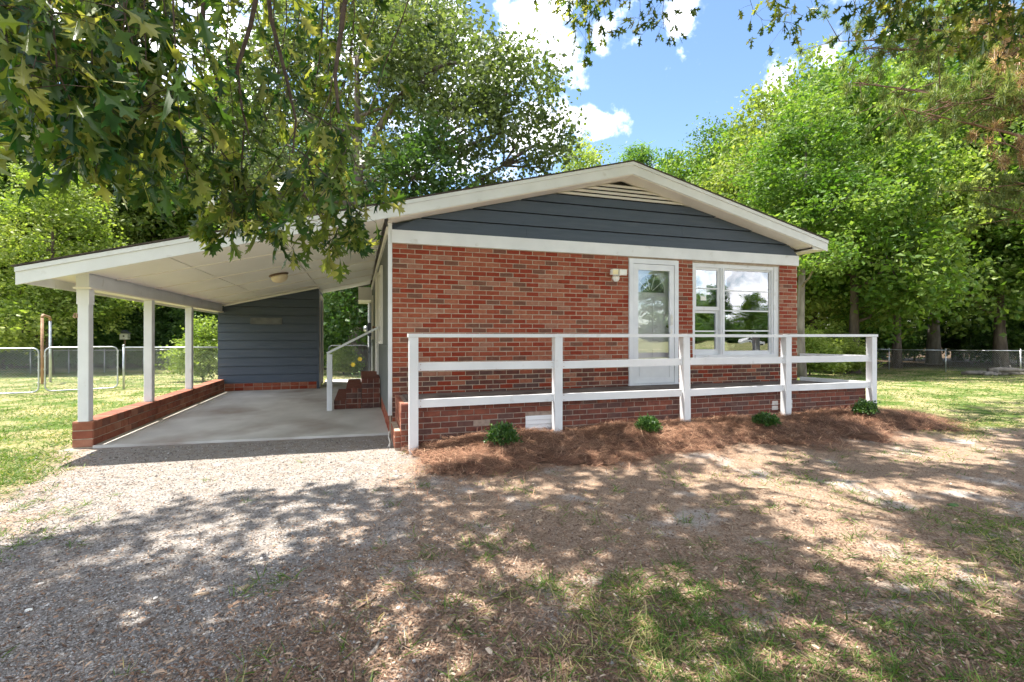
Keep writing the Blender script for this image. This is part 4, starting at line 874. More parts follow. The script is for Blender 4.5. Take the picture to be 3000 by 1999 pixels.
GREENS = {
 'oak': [(0, (.052, .082, .028)), (.5, (.098, .132, .048)), (1, (.175, .20, .088))],
 'deep': [(0, (.038, .090, .022)), (.5, (.078, .148, .037)), (1, (.15, .225, .066))],
 'gum': [(0, (.050, .120, .014)), (.5, (.115, .205, .032)), (1, (.25, .325, .085))],
 'lime': [(0, (.11, .175, .028)), (.5, (.215, .285, .060)), (1, (.37, .410, .13))],
 'pine': [(0, (.075, .115, .035)), (.5, (.14, .185, .065)), (1, (.25, .255, .11))],
 'deadpine': [(0, (.22, .14, .09)), (.5, (.36, .225, .16)), (1, (.50, .36, .27))],
}
for k_, st_ in GREENS.items(): M['leaf_'+k_] = rnd_mat('leaf_'+k_, st_, .5, .42 if 'pine' not in k_ else .25, (1.45, 1.55, .65), spec=.35, objtint=.2, pos_scale=.45)

def uvxy(u, Y): p_ = at(u, 772, Y); return float(p_[0]), float(p_[1])
# big oak standing behind the storage room
lob = [(0, 0, 16, 5.5, 5, 4.5), (4.2, -1, 14.5, 4.2, 4, 3.0), (7.6, -1.5, 13.2, 3.0, 3, 2.2), (9.0, -1, 11.0, 2.0, 2.2, 1.5), (5.5, -2, 11.2, 3.2, 3, 1.7), (-3.8, -1, 13.5, 3.6, 3.5, 3), (-5.5, -1, 10.5, 3.2, 3, 2.2), (2, 2, 18, 4.5, 4, 3), (7.2, -1, 8.9, 1.7, 1.7, .9), (2.6, -2.5, 9.6, 2.4, 2, 1.3), (-2.4, -2.4, 8.5, 2.2, 2, 1.5)]
x, y = uvxy(825, 24)
t = make_tree('oak_tree', 'huge spreading oak with forked grey trunk behind the storage room', 'tree', 19, .50, lob, 1050, 40, .43, .24, M['leaf_oak'], M['barkmid'], bend=.15, limbs=[([(.3, 0, 10.2), (.6, -.3, 10.9), (1.2, -.5, 12.0), (1.95, -.6, 13.1), (3.2, -.7, 14.4), (4.7, -.8, 14.9), (6.5, -1, 14.7)], [.22, .20, .18, .15, .12, .09, .04]), ([(-.1, 0, 11.5), (-.7, -.3, 12.6), (-1.2, -.4, 13.8), (-1.5, -.4, 15.5)], [.18, .15, .12, .07]), ([(.2, 0, 9.2), (2.5, -.5, 10.4), (5.2, -.8, 10.8), (7.5, -1, 11.6)], [.16, .13, .09, .04])], clear=lambda c: (np.abs(c[:, 0]-.1) < 1.15) & (c[:, 1] < .6) & (c[:, 2] > 8.4) & (c[:, 2] < 15.2))
put(t, x, y, -math.atan2(S_, C_))
lob = [(0, 0, 5.6, 3.3, 3, 2.6), (2.2, -.6, 6.0, 2.4, 2.2, 2.1), (-1.9, -.5, 5.2, 2.3, 2.2, 2.2), (.6, -.4, 8.6, 2.3, 2, 2.0), (3.6, -.3, 6.4, 1.6, 1.5, 1.4), (-.8, -1, 3.0, 2.4, 2, 1.7), (1.8, -.8, 3.2, 2.2, 2, 1.7)]
t = make_tree('shade_tree', 'dense dark green tree with low branches just behind the carport roof', 'tree', 10, .2, lob, 620, 40, .34, .22, M['leaf_deep'], M['bark'])
x, y = uvxy(930, 20.5); put(t, x, y, -math.atan2(S_, C_))
# kinds used for the wood
lobB = [(0, 0, 8, 3.6, 3.6, 4.2), (1.8, .8, 5.2, 2.6, 2.6, 2.4), (-1.9, -.5, 4.6, 2.6, 2.6, 2.3), (.4, -1.6, 3.2, 2.6, 2.4, 1.6), (.2, .3, 11.4, 2.3, 2.3, 2.3), (-.6, 1.7, 6.6, 2.4, 2.4, 2.4)]
lobC = [(0, 0, 13.2, 3.2, 3.2, 3.6), (2.2, .4, 10.6, 2.6, 2.4, 2.0), (-2.2, -.6, 9.8, 2.7, 2.4, 2.1), (.3, -2.0, 8.2, 2.4, 2.2, 1.8), (.2, .2, 16.4, 2.1, 2.1, 2.1), (-.4, 2.0, 11.2, 2.2, 2.2, 2.2), (2.6, -1.3, 7.2, 1.8, 1.8, 1.3)]
lobD = [(0, 0, 2.0, 1.7, 1.7, 1.6), (.9, .4, 1.5, 1.3, 1.3, 1.2), (-1.0, -.3, 1.4, 1.3, 1.3, 1.1), (.1, -.8, 1.0, 1.3, 1.1, .9), (.1, 0, 3.3, 1.0, 1.0, 1.1)]
GW = 'trees of the wood around the yard'
kB = make_tree('maple_tree', 'leafy maple with branches to the ground in the wood beyond the fence', 'tree', 13.5, .2, lobB, 480, 60, .42, .22, M['leaf_gum'], M['bark'], group=GW)
kB2 = make_tree('lime_tree', 'bright yellow-green tree in the wood', 'tree', 13, .19, lobB, 440, 60, .40, .215, M['leaf_lime'], M['bark'], group=GW)
kC = make_tree('sweetgum_tree', 'tall sweetgum with high crown in the wood beyond the fence', 'tree', 18.5, .24, lobC, 440, 58, .44, .23, M['leaf_gum'], M['barkpale'], group=GW)
kC2 = make_tree('woodland_oak', 'tall dark-leaved oak standing deep in the wood', 'tree', 18.5, .27, lobC, 420, 46, .44, .29, M['leaf_deep'], M['bark'], group=GW)
kD = make_tree('understory_shrub', 'low dark green shrub filling the edge of the wood', 'shrub', 3.6, .05, lobD, 420, 24, .26, .17, M['leaf_deep'], M['bark'], group='shrubs along the edge of the wood')
kD2 = make_tree('leafy_shrub', 'bright leafy shrub growing at the edge of the wood', 'shrub', 3.4, .05, lobD, 400, 24, .25, .17, M['leaf_lime'], M['bark'], group='shrubs along the edge of the wood')
DEF = {k_.name: k_['label'] for k_ in (kB, kB2, kC, kC2, kD, kD2)}
used = set()
def plant(kind, u, Y, sc=1., sz=None, label=None, group=None, rz=None):
    x, y = uvxy(u, Y); o = kind if kind.name not in used else copy_tree(kind); used.add(kind.name)
    return put(o, x, y, rng.uniform(0, 6.28) if rz is None else rz, sc, sz, label or DEF[kind.name], group)
# ---- right hand side
plant(kC, 1838, 18.5, .70, .60, 'pale-trunked sweetgum rising right beside the house corner')
plant(kB, 1960, 22, 1.05, 1.08, 'forked maple with sunlit lower branches beside the house eave')
plant(kC, 2145, 29.5, 1.15, 1.25, 'thick-trunked sweetgum with flared base behind the right fence')
plant(kB2, 1760, 27, 1.1, 1.16, 'sunlit yellow-green tree showing just above the right roof slope')
plant(kB, 2300, 25, 1.2, 1.3, 'broad maple hanging over the log pile by the fence')
plant(kC, 1640, 34, .9, .92, None); plant(kB, 1560, 37, 1.05, 1.2, None); plant(kB, 1690, 32, 1.05, 1.15, None); plant(kB2, 2060, 26, 1.0, 1.2, 'sunlit young tree between the forked maple and the flared sweetgum')
plant(kB2, 1870, 30, 1.15, 1.42, None); plant(kC, 2430, 24, 1.0, 1.0, None); plant(kB, 2560, 22, 1.0, 1.0, None); plant(kB, 2200, 33, 1.2, 1.2, None); plant(kC2, 2020, 36, 1, 1, None); plant(kB, 2400, 34, 1.2, 1.2, None)
plant(kB2, 1330, 38, 1.05, 1.27, 'yellow-green tree rising above the ridge beside the cloud')
for u, Y, s_ in ((1860, 20, .62), (1945, 21, .55), (1900, 23, .8)): plant(kD2, u, Y, s_, s_*.75)
for u, Y, s_ in ((2010, 31, 1.2), (2100, 34, 1.2), (2230, 33, 1.1), (2290, 29, .8), (2340, 30, 1.0), (2420, 27, 1.2), (1880, 33, 1.3)): plant(kD, u, Y, s_)
# ---- left hand side
plant(kB2, 110, 21, .80, .68, 'sunlit yellow-green tree at the far left beyond the gates')
plant(kB2, 20, 27, 1.2, 1.35, 'pale tall tree towering at the far left of the wood')
plant(kC2, 345, 29, 1.05, .92, None); plant(kB2, 480, 31, 1.1, 1.25, None); plant(kB2, 230, 27, 1.0, 1.1, None); plant(kB, 420, 34, 1.1, .95, None); plant(kC, 560, 33, 1.1, 1.1, None); plant(kB, 640, 30, 1, 1, None)
plant(kC, -80, 25, 1, 1, None); plant(kB, -160, 23, 1.1, 1.1, None); plant(kB2, 200, 36, 1.2, 1.45, None); plant(kC, 290, 40, 1.1, 1.1, None); plant(kB, 720, 34, 1.2, 1.1, None); plant(kC, 760, 40, 1.1, 1.2, None); plant(kB, 60, 34, 1.2, 1.2, None)
for u, Y, s_ in ((10, 25, 1.1), (95, 26, 1.0), (180, 25, 1.05), (250, 26, 1.0), (320, 27, 1.1), (390, 28, 1.1), (455, 27, 1.0), (520, 29, 1.1), (600, 29, 1.2), (-60, 24, 1.1), (150, 29, 1.3), (290, 31, 1.3), (430, 32, 1.3), (780, 25, 1.0), (835, 27, 1.1), (700, 27, 1.2)): plant(kD, u, Y, s_, s_*rng.uniform(.85, 1.2))
plant(kD2, 467, 15.4, .48, .50, 'sunlit shrub beside the left wall of the storage room', None)
plant(kD2, 790, 21, .45, .32, 'low bright shrub seen through the passage behind the gate', None)
# ---- trees across the road behind the viewer, seen only mirrored in the glass
for i, x in enumerate((28, 38, 46, 55, 63, 70, 78, 86, 93, 101, 110, 120)):
    kd = (kB, kC2, kB)[i % 3]; o = copy_tree(kd); s_ = rng.uniform(.75, 1.0); put(o, x+rng.uniform(-2, 2), -88+rng.uniform(-6, 6), rng.uniform(0, 6), s_*1.3, s_*1.0, 'tree across the road mirrored in the front windows', 'trees across the road'); o.location.z = -.3
for i in range(16):
    o = copy_tree(kD); s_ = rng.uniform(1.1, 1.7); put(o, 24+6.2*i+rng.uniform(-2, 2), -80+rng.uniform(-4, 4), rng.uniform(0, 6), s_*1.5, s_, 'shrub across the road mirrored in the front windows', 'shrubs across the road'); o.location.z = -.3
cx0, cy0, cz0 = 76., -72., -.36
cr_ = thing('parked_car', 'white car parked across the road, mirrored in the picture window', 'car', (cx0, cy0, cz0))
m_ = MB(); m_.prism_y([(cx0+a, cz0+b) for a, b in ((-2.2, .35), (2.25, .35), (2.3, .75), (2.15, .98), (1.2, 1.05), (.55, 1.55), (-1.75, 1.62), (-2.15, 1.1), (-2.25, .8))], cy0-.9, cy0+.9); m_.build('body', M['white'], cr_)
m_ = MB(); m_.prism_y([(cx0+a, cz0+b) for a, b in ((1.0, 1.08), (.5, 1.48), (-1.65, 1.53), (-1.95, 1.1))], cy0-.91, cy0+.91); m_.build('side_glass', M['dark'], cr_)
for a in (-1.4, 1.45):
    for b in (-.93, .75):
        m_ = MB(); m_.lathe((cx0+a, cy0+b+.18, cz0+.34), [(.20, 0), (.34, .01), (.34, .17), (.20, .18)], 18, 'y'); m_.build('wheel', M['dark'], cr_)
# pine branches reaching in at the upper right
def pine_tree():
    t = thing('pine_tree', 'tall pine with grey-green and browning needle boughs at the right edge', 'tree', (0, 0, 0), None, local=True)
    x0, y0 = uvxy(2560, 17); mb_ = MB(); mb_.tube([(0, 0, -.2), (.1, 0, 5), (0, .1, 11), (.1, .1, 19)], [.30, .25, .18, .06], 10)
    cl = []; dead = []
    ends = [((1985, 110), 17, 0), ((1960, 190), 17, 0), ((2020, 60), 17, 0), ((2100, 90), 16.5, 0), ((2130, 30), 17, 0), ((2060, 205), 16, 0), ((2200, 40), 17, 0), ((2160, 235), 15, 0), ((2080, 250), 15, 0), ((2230, 200), 15, 0), ((2330, 110), 16, 1), ((2300, 180), 15, 1), ((2345, 230), 15.5, 1), ((2310, 330), 15, 1), ((2280, 60), 16, 1), ((2250, 430), 17, 0), ((2340, 420), 16, 0), ((1930, 95), 17.5, 0), ((2380, 40), 16, 0), ((2320, 480), 16, 0)]
    for (u, v), Y, dd in ends:
        e = at(u, v, Y)-np.array([x0, y0, 0]); s0 = np.array([0, 0, e[2]-rng.uniform(.3, 1.0)]); mid_ = (e+s0)/2+rng.normal(0, .2, 3); mb_.tube([s0, mid_, e], [.07, .045, .015], 6, False)
        for q in range(22):
            f_ = rng.uniform(.25, 1.05); b0 = mid_+(e-mid_)*f_; c = b0+rng.normal(0, 1, 3)*np.array([.6, .6, .28]); mb_.tube([b0, c], [.018, .006], 4, False)
            (dead if dd and rng.random() < .8 else cl).append(c)
    mb_.build('trunk', M['pinebark'], t, True, loc=(0, 0, 0))
    for nm, arr, mat in (('crown', cl, M['leaf_pine']), ('brown_needles', dead, M['leaf_deadpine'])):
        arr = np.array(arr); per = 70; m = len(arr)*per; c = np.repeat(arr, per, 0)+rng.normal(0, .045, (m, 3)); d = rand_dirs(m); d[:, 2] += .25; d /= np.linalg.norm(d, axis=1, keepdims=True)
        o = link(nm, ribbons(nm, c, d, rng.uniform(.20, .34, m), np.full(m, .020), rng.normal(0, .02, (m, 3)), mat), t, (0, 0, 0))
    put(t, x0, y0, 0, z=0.)
pine_tree()
# dark pine tip beyond the ridge
def far_pine():
    t = thing('distant_pine', 'dark distant pine tip beyond the roof ridge', 'tree', (0, 0, 0), None, local=True)
    mb_ = MB(); mb_.tube([(0, 0, -.2), (0, 0, 9), (.1, 0, 18)], [.26, .18, .04], 8); mb_.build('trunk', M['pinebark'], t, True, loc=(0, 0, 0))
    cl = []
    for z in np.arange(9, 18.2, .45):
        for q in range(6):
            r_ = (18.6-z)*.32*rng.uniform(.5, 1); a = rng.uniform(0, 6.28); cl.append((r_*math.cos(a), r_*math.sin(a), z+rng.normal(0, .15)))
    arr = np.array(cl); per = 40; m = len(arr)*per; c = np.repeat(arr, per, 0)+rng.normal(0, .25, (m, 3)); d = rand_dirs(m)
    link('crown', ribbons('crown', c, d, rng.uniform(.25, .4, m), np.full(m, .035), rng.normal(0, .02, (m, 3)), M['leaf_deep']), t, (0, 0, 0)); return t
fp = far_pine(); x, y = uvxy(1468, 45); put(fp, x, y, 0, 2.6, 1.06)

# ------------------------------------------------------------------ the overhanging oak
half = [(0, 0), (.035, .10), (.055, .24), (.12, .33), (.30, .40), (.34, .46), (.20, .455), (.10, .50), (.085, .58), (.16, .66), (.33, .76), (.37, .83), (.22, .79), (.12, .80), (.13, .88), (.17, .97), (.07, .93), (0, 1.06)]
hz_ = lambda x, y: -.16*x+.10*x*abs(x)-.22*(y**2)+.10*y
OV = [(x, y, hz_(x, y)) for x, y in half]+[(-x, y, hz_(x, y)) for x, y in half[1:-1]]+[(0, -.16, .03)]
nh = len(half); OFc = [list(range(nh)), [0]+[nh-1]+list(range(nh+len(half)-3, nh-1, -1)), [0, nh+len(half)-2, 1]]
lowh = [(0, 0), (.06, .28), (.31, .43), (.10, .55), (.34, .80), (.0, 1.05)]
LV = [(x, y, hz_(x, y)) for x, y in lowh]+[(-x, y, hz_(x, y)) for x, y in lowh[1:-1]]; LFc = [list(range(6)), [0, 5, 9, 8, 7, 6]]
M['oakleaf'] = rnd_mat('oak_leaf', [(0, (.020, .060, .018)), (.35, (.055, .110, .024)), (.62, (.14, .19, .040)), (.86, (.24, .265, .075)), (1, (.34, .33, .12))], .35, .52, (1.35, 1.35, .5), spec=.5)
OM = [new_mat('x')[0]]
leafmats = []
for i, (a, b) in enumerate([((.020, .070, .022), (.030, .085, .026)), ((.050, .110, .024), (.070, .130, .030)), ((.14, .195, .040), (.19, .235, .055)), ((.26, .275, .080), (.33, .33, .11))]):
    leafmats.append(rnd_mat('oak_leaf_%s' % 'abcd'[i], [(0, a), (1, b)], .30, .45, (1.5, 1.5, .5), spec=.55))
bpy.data.materials.remove(OM[0])
oak = thing('overhanging_oak', 'big lobed-leaf oak whose branches hang over the drive at the upper left', 'tree', (1.2, -10.2, 0))
tb = MB(); T0 = np.array([1.2, -10.2, 0.])
tb.tube([(1.2, -10.2, -.2), (1.15, -10.15, 1.0), (1.1, -10.0, 3.0), (.9, -9.6, 5.2), (.7, -9.2, 7.5), (.6, -8.8, 10)], [.55, .40, .36, .32, .24, .12], 14)
lowb = [(0, 215), (30, 235), (60, 215), (100, 330), (150, 370), (200, 390), (260, 440), (330, 440), (420, 440), (480, 510), (560, 525), (640, 535), (700, 525), (760, 545), (800, 520), (840, 500), (860, 470)]
lu = np.array([a for a, b in lowb]); lv = np.array([b for a, b in lowb])
Pl, Tl = [], []                                 # leaf bases and tip directions
tw = MB()
def strand(u0, v0, u1, v1, Y0, Y1, nleaf, spread, vcut=-90, r0=.0058):
    a = at(u0, v0, Y0); b = at(u1, v1, Y1); ks = 9; Ls = np.linalg.norm(b-a); pts = []
    sid = rng.normal(0, .13*Ls, 3)
    for i in range(ks):
        f_ = i/(ks-1); q = a+(b-a)*f_+sid*math.sin(f_*math.pi)+rng.normal(0, .010*Ls/ks*4, 3); pts.append(q)
    tw.tube(pts, [r0*(1-.75*i/(ks-1)) for i in range(ks)], 5, False)
    P_ = np.array(pts)
    for j in range(nleaf):
        f_ = rng.beta(1.5, .9)*(ks-1); i0 = int(min(f_, ks-2)); q = P_[i0]+(P_[i0+1]-P_[i0])*(f_-i0)
        _, vq, _ = proj(q)
        if vq < vcut: continue
        off = rng.normal(0, 1, 3)*np.array([1, 1, .5])*spread; off[2] -= .02; c = q+off
        if rng.random() < .75: tw.tube([q, (q+c)/2+np.array([0, 0, .012]), c], [r0*.38, r0*.28, .0012], 3, False)
        nl_ = rng.integers(2, 5)
        for _ in range(nl_):
            t_ = rng.normal(0, .55, 3); t_[2] = -abs(rng.normal(.95, .35)); t_ += off*1.5/ max(spread, .01)*.3; t_ /= np.linalg.norm(t_)
            Pl.append(c+rng.normal(0, .008, 3)); Tl.append(t_)
for i in range(46):
    u1 = rng.uniform(10, 800); vb = np.interp(u1, lu, lv); v1 = vb-abs(rng.normal(0, 1))*150-10
    if i % 3 == 0: v1 = vb-rng.uniform(5, 40)
    Y = np.interp(u1, [0, 200, 450, 850], [1.75, 1.95, 2.55, 3.4])+rng.uniform(-.25, .9); u0 = u1+rng.normal(30, 150)
    strand(u0, -330, u1, max(v1, 40), Y+rng.uniform(-.1, .3), Y, 18, .10)
for (u0, v0, u1, v1, Y) in ((690, 250, 855, 470, 3.2), (660, 330, 830, 500, 3.1), (700, 300, 800, 530, 3.3), (640, 380, 765, 560, 3.1), (560, 300, 640, 545, 2.9), (450, 300, 520, 540, 2.7)): strand(u0, v0, u1, v1, Y+.15, Y, 16, .085)
for pl_ in (((600, -60), (575, 60), (544, 160), (556, 250), (572, 310)), ((612, -60), (622, 40), (656, 172), (680, 276), (672, 352)), ((250, -60), (235, 40), (240, 130), (262, 200), (250, 300)), ((470, -60), (464, 70), (500, 190), (488, 300), (490, 360)), ((800, -60), (785, 60), (770, 170), (778, 260))):
    Yb = rng.uniform(2.4, 3.0); tw.tube([at(u, v, Yb) for u, v in pl_], [.014, .012, .010, .007, .004][:len(pl_)], 7, False)
for i in range(9):
    u1 = rng.uniform(60, 330); v1 = rng.uniform(200, 400); strand(u1+rng.normal(40, 90), -200, u1, v1, 2.2, rng.uniform(1.9, 2.5), 18, .10)
n_near = len(Pl)
for (u1, v1) in ((1290, 40), (1320, 70), (1345, 108), (1372, 60), (1400, 70), (1430, 35), (1470, 45), (1500, 60), (1535, 50), (1260, 10), (1410, 20), (1360, 20), (1310, 15), (1805, 30), (1825, 55), (1850, 40), (1868, 12), (1790, 5)): strand(u1+rng.normal(0, 30), -260, u1, v1, 6.6, 6.4+rng.uniform(-.3, .5), 15, .16, -60)
for i in range(26):
    u1 = rng.uniform(1960, 2360); v1 = rng.uniform(10, 60)+.33*max(0, u1-2010)*rng.uniform(.3, 1); strand(u1+rng.normal(30, 50), -200, u1, v1, 5.9, 5.6+rng.uniform(-.5, .5), 12, .16, -60)
Pl = np.array(Pl); Tl = np.array(Tl); ml = len(Pl)
size = np.where(np.arange(ml) < n_near, rng.uniform(.09, .17, ml), rng.uniform(.12, .17, ml))
fr3 = frames(Tl)*size[:, None, None]; fr3[:, :, 0] *= rng.uniform(.6, 1.05, ml)[:, None]; fr3[:, :, 2] *= rng.uniform(.4, 2.6, ml)[:, None]
dist = np.linalg.norm(Pl-CAM, axis=1); u_, v_, _ = proj(Pl); inview = (u_ > -20) & (u_ < 2370) & (v_ > -60) & (v_ < 900) & (dist > .9)
score = np.where(inview & (np.arange(ml) < n_near), size/dist, 0); order = np.argsort(-score); big_ = order[:300]; rest_ = order[300:]
rest_ = rest_[dist[rest_] > .9]
leaf_me = [mesh_np('leaf', OV, OFc, [m_], smooth=True, rnd=[.2*i, .2*i+.3, .2*i]) for i, m_ in enumerate(leafmats)]
oak_inv = Matrix.Translation(-Vector(oak['_w']))
for i in big_:
    o = bpy.data.objects.new('leaf', leaf_me[int(rng.choice(4, p=[.32, .30, .25, .13]))]); COL.objects.link(o); o.parent = oak
    mw = Matrix(fr3[i].tolist()).to_4x4(); mw.translation = Vector(Pl[i]); o.matrix_parent_inverse = oak_inv; o.matrix_basis = mw
o = link('leaves', inst_mesh('leaves', OV, OFc, Pl[rest_], fr3[rest_], [M['oakleaf']], smooth=True), oak); o['kind'] = 'stuff'
o = tw.build('twigs', M['twig'], oak, True); o['kind'] = 'stuff'
# the crown overhead, laid out so that its shade falls on the yard as it does on that day
LIT = [(.42, -1.62, .55, .30), (3.70, -1.75, .75, .42), (3.60, -2.60, .55, .22), (1.02, -2.72, .40, .10), (2.68, -3.02, .38, .12), (3.46, -3.68, .85, .30), (5.9, -3.1, 1.1, .22), (.27, -4.11, .15, .07), (.62, -4.17, .20, .09), (1.29, -4.54, .16, .06), (2.65, -4.13, .25, .06), (2.55, -4.50, .35, .12), (2.75, -4.90, .38, .10), (-.78, -3.29, .16, .06), (4.6, -3.9, .5, .12), (1.9, -2.4, .25, .1), (6.9, -2.6, .6, .14), (8.6, -2.0, .8, .2), (7.5, -3.6, .5, .15), (.1, -3.55, .15, .06), (1.6, -5.1, .2, .07)]
sx_ = np.array([-4.5, -2.66, -2.4, -1.84, -1.14, -.2, .12, .5, 2, 5, 7.5, 9, 11, 14]); sy_ = np.array([-4.2, -2.78, -2.42, -2.10, -1.90, -2.08, -1.98, -1.4, -1.1, -1.1, -1.2, -.9, -.25, .3])
CP = []
tries = 90000
gx_ = rng.uniform(-4.5, 13.5, tries); gy_ = rng.uniform(-8.5, .3, tries); okk = gy_ < np.interp(gx_, sx_, sy_)-.22-.10*rng.random(tries)
for (a, b, c, d) in LIT: okk &= ((gx_-a)/(c+.16))**2+((gy_-b)/(d+.14))**2 > 1
zc_ = rng.uniform(5.0, 11.0, tries); cpx = np.stack([gx_-SHX*zc_, gy_-SHY*zc_, zc_], -1)
u_, v_, Y_c = proj(cpx); okk &= (v_ < -130) | (Y_c < .3) | (u_ < -250) | (u_ > 2600)
CP = cpx[okk]
qx = CP+np.stack([(CP[:, 2]-2.6)*SHX, (CP[:, 2]-2.6)*SHY, 2.6-CP[:, 2]], -1); uq, vq_, Yq = proj(qx)      # gaps that let the sun through to the hanging branches
CP = CP[~((uq > -60) & (uq < 880) & (vq_ > -250) & (vq_ < 620) & (Yq > 1.4) & (Yq < 4.2) & (rng.random(len(CP)) < .58))][:4200]
per = 12; m = len(CP)*per; c = np.repeat(CP, per, 0)+rng.normal(0, .13, (m, 3)); t_ = rand_dirs(m); t_[:, 2] *= .5; t_ /= np.linalg.norm(t_, axis=1, keepdims=True)
o = link('crown', inst_mesh('crown', LV, LFc, c, frames(t_)*rng.uniform(.15, .23, m)[:, None, None], [M['oakleaf']]), oak); o['kind'] = 'stuff'
# limbs that carry it
tops = np.array([(.9, -9.6, 5.2), (.7, -9.2, 7.5), (1.1, -10, 3.6), (.6, -8.8, 9.5)])
targets = [(-3.5, -3.5, 6.6), (-2.0, -2.8, 7.4), (-.5, -3.2, 7.2), (1.5, -2.5, 7.0), (3.2, -2.2, 7.6), (5.0, -2.0, 8.2), (-2.6, -5.6, 5.4), (.8, -5.2, 6.4), (3.6, -5.0, 6.8), (7.0, -1.0, 9.0), (-1.6, -4.6, 4.6), (5.8, -4.5, 7)]
for tg in targets:
    tg = np.array(tg); s0 = tops[np.argmin(np.abs(tops[:, 2]-(tg[2]-1.5)))]; m1 = s0*.6+tg*.4+np.array([0, 0, .7]); m2 = s0*.25+tg*.75+np.array([0, 0, .5]); tb.tube([s0, m1, m2, tg], [.15, .10, .06, .02], 7, False)
    near = CP[np.argsort(np.linalg.norm(CP-tg, axis=1))[:14]]
    for q in near: tb.tube([m2*.4+tg*.6, (tg+q)/2+rng.normal(0, .1, 3), q], [.022, .014, .005], 4, False)
tb.build('trunk', M['bark'], oak, True)

# ------------------------------------------------------------------ porch shrubs
def shrub_mesh(s):
    n_ = 620; d = rand_dirs(n_); d[:, 2] = np.abs(d[:, 2])*1.0-.12; r_ = rng.uniform(.66, 1.10, n_)*np.where(rng.random(n_) < .06, 1.2, 1)*(1+.20*np.sin(d[:, 0]*5+s)*np.cos(d[:, 1]*6+s)); c = d*r_[:, None]*np.array([.175, .155, .165])+np.array([0, 0, .09])
    t_ = d*.8+rng.normal(0, .5, (n_, 3))+np.array([0, 0, .25]); t_ /= np.linalg.norm(t_, axis=1, keepdims=True)
    c = np.repeat(c, 4, 0)+rng.normal(0, .012, (n_*4, 3)); t_ = np.repeat(t_, 4, 0)+rng.normal(0, .55, (n_*4, 3)); t_ /= np.linalg.norm(t_, axis=1, keepdims=True)
    return inst_mesh('foliage', LT, LF, c, frames(t_)*rng.uniform(.022, .040, n_*4)[:, None, None], [M['leaf_shrub']])
M['leaf_shrub'] = rnd_mat('leaf_shrub', [(0, (.016, .054, .010)), (.5, (.042, .105, .018)), (1, (.115, .200, .042))], .4, .25, (1.3, 1.5, .5), spec=.5)
for i, (x, y, s_, lab) in enumerate(((1.10, -1.56, .90, 'small round green shrub in the pine straw before the foundation vent'), (3.02, -1.50, .88, 'small round green shrub in the pine straw beside the middle railing post'), (4.75, -1.62, .86, 'small round green shrub in the pine straw left of the white painted bricks'), (6.86, -1.42, .90, 'small round green shrub in the pine straw at the porch end post'))):
    t = thing('round_shrub', lab, 'shrub', (x, y, float(surface_z(x, y))-.02), 'shrubs planted along the porch', local=True); t.scale = (s_*(1.0, 1.12, .95, 1.1)[i], s_*(1, .92, 1.1, 1)[i], s_*(1.08, .92, .82, 1.0)[i]); t.rotation_euler = (0, 0, i*1.3)
    link('foliage', shrub_mesh(i*1.7), t, (0, 0, 0)); m_ = MB()
    for q in range(5): m_.tube([(0, 0, -.02), (rng.normal(0, .04), rng.normal(0, .04), .1), (rng.normal(0, .07), rng.normal(0, .07), .18)], [.006, .005, .002], 5, False)
    m_.build('stems', M['twig'], t, loc=(0, 0, 0))

# ------------------------------------------------------------------ chain-link fences and gates
def weave(mb_, a, b, z0, z1, pitch, r_):
    """diamond wire mesh between two upright lines a and b"""
    a = np.array(a); b = np.array(b); W = np.linalg.norm(b-a); e = (b-a)/W; h = z1-z0
    for s in (1, -1):
        k = -int(h/pitch)-1
        while k*pitch < W+h:
            x0 = k*pitch; xa, xb = x0, x0+h*1.0
            la, lb = max(xa, 0), min(xb, W)
            if lb-la > .01:
                za = z0+(la-x0) if s > 0 else z1-(la-x0); zb = z0+(lb-x0) if s > 0 else z1-(lb-x0)
                za_, zb_ = za, zb
                mb_.tube([(a[0]+e[0]*la, a[1]+e[1]*la, za_), (a[0]+e[0]*lb, a[1]+e[1]*lb, zb_)], r_, 3, False)
            k += 1
def pipe_post(parent, x, y, h, r_, nm='post'):
    zg = float(ground_z(x, y)); m_ = MB(); m_.tube([(x, y, zg-.1), (x, y, zg+h)], r_, 10); m_.lathe((x, y, zg+h), [(r_*1.15, 0), (r_*1.2, .02), (r_*.7, .045), (.004, .05)], 10); return m_.build(nm, M['steel'], parent, True)
def fence(name, label, pts, h, group=None, pitch=.07, wr=.0016, npost=None):
    t = thing(name, label, 'fence', (pts[0][0], pts[0][1], float(ground_z(*pts[0]))), group)
    for (x, y) in pts: pipe_post(t, x, y, h+.03, .024)
    for (a, b) in zip(pts[:-1], pts[1:]):
        za, zb = float(ground_z(*a)), float(ground_z(*b)); m_ = MB(); m_.tube([(a[0], a[1], za+h), (b[0], b[1], zb+h)], .019, 8); m_.build('top_rail', M['steel'], t, True)
        m_ = MB(); weave(m_, a, b, (za+zb)/2+.04, (za+zb)/2+h-.01, pitch, wr); o = m_.build('wire_mesh', M['steel'], t); o['kind'] = 'stuff'
    return t
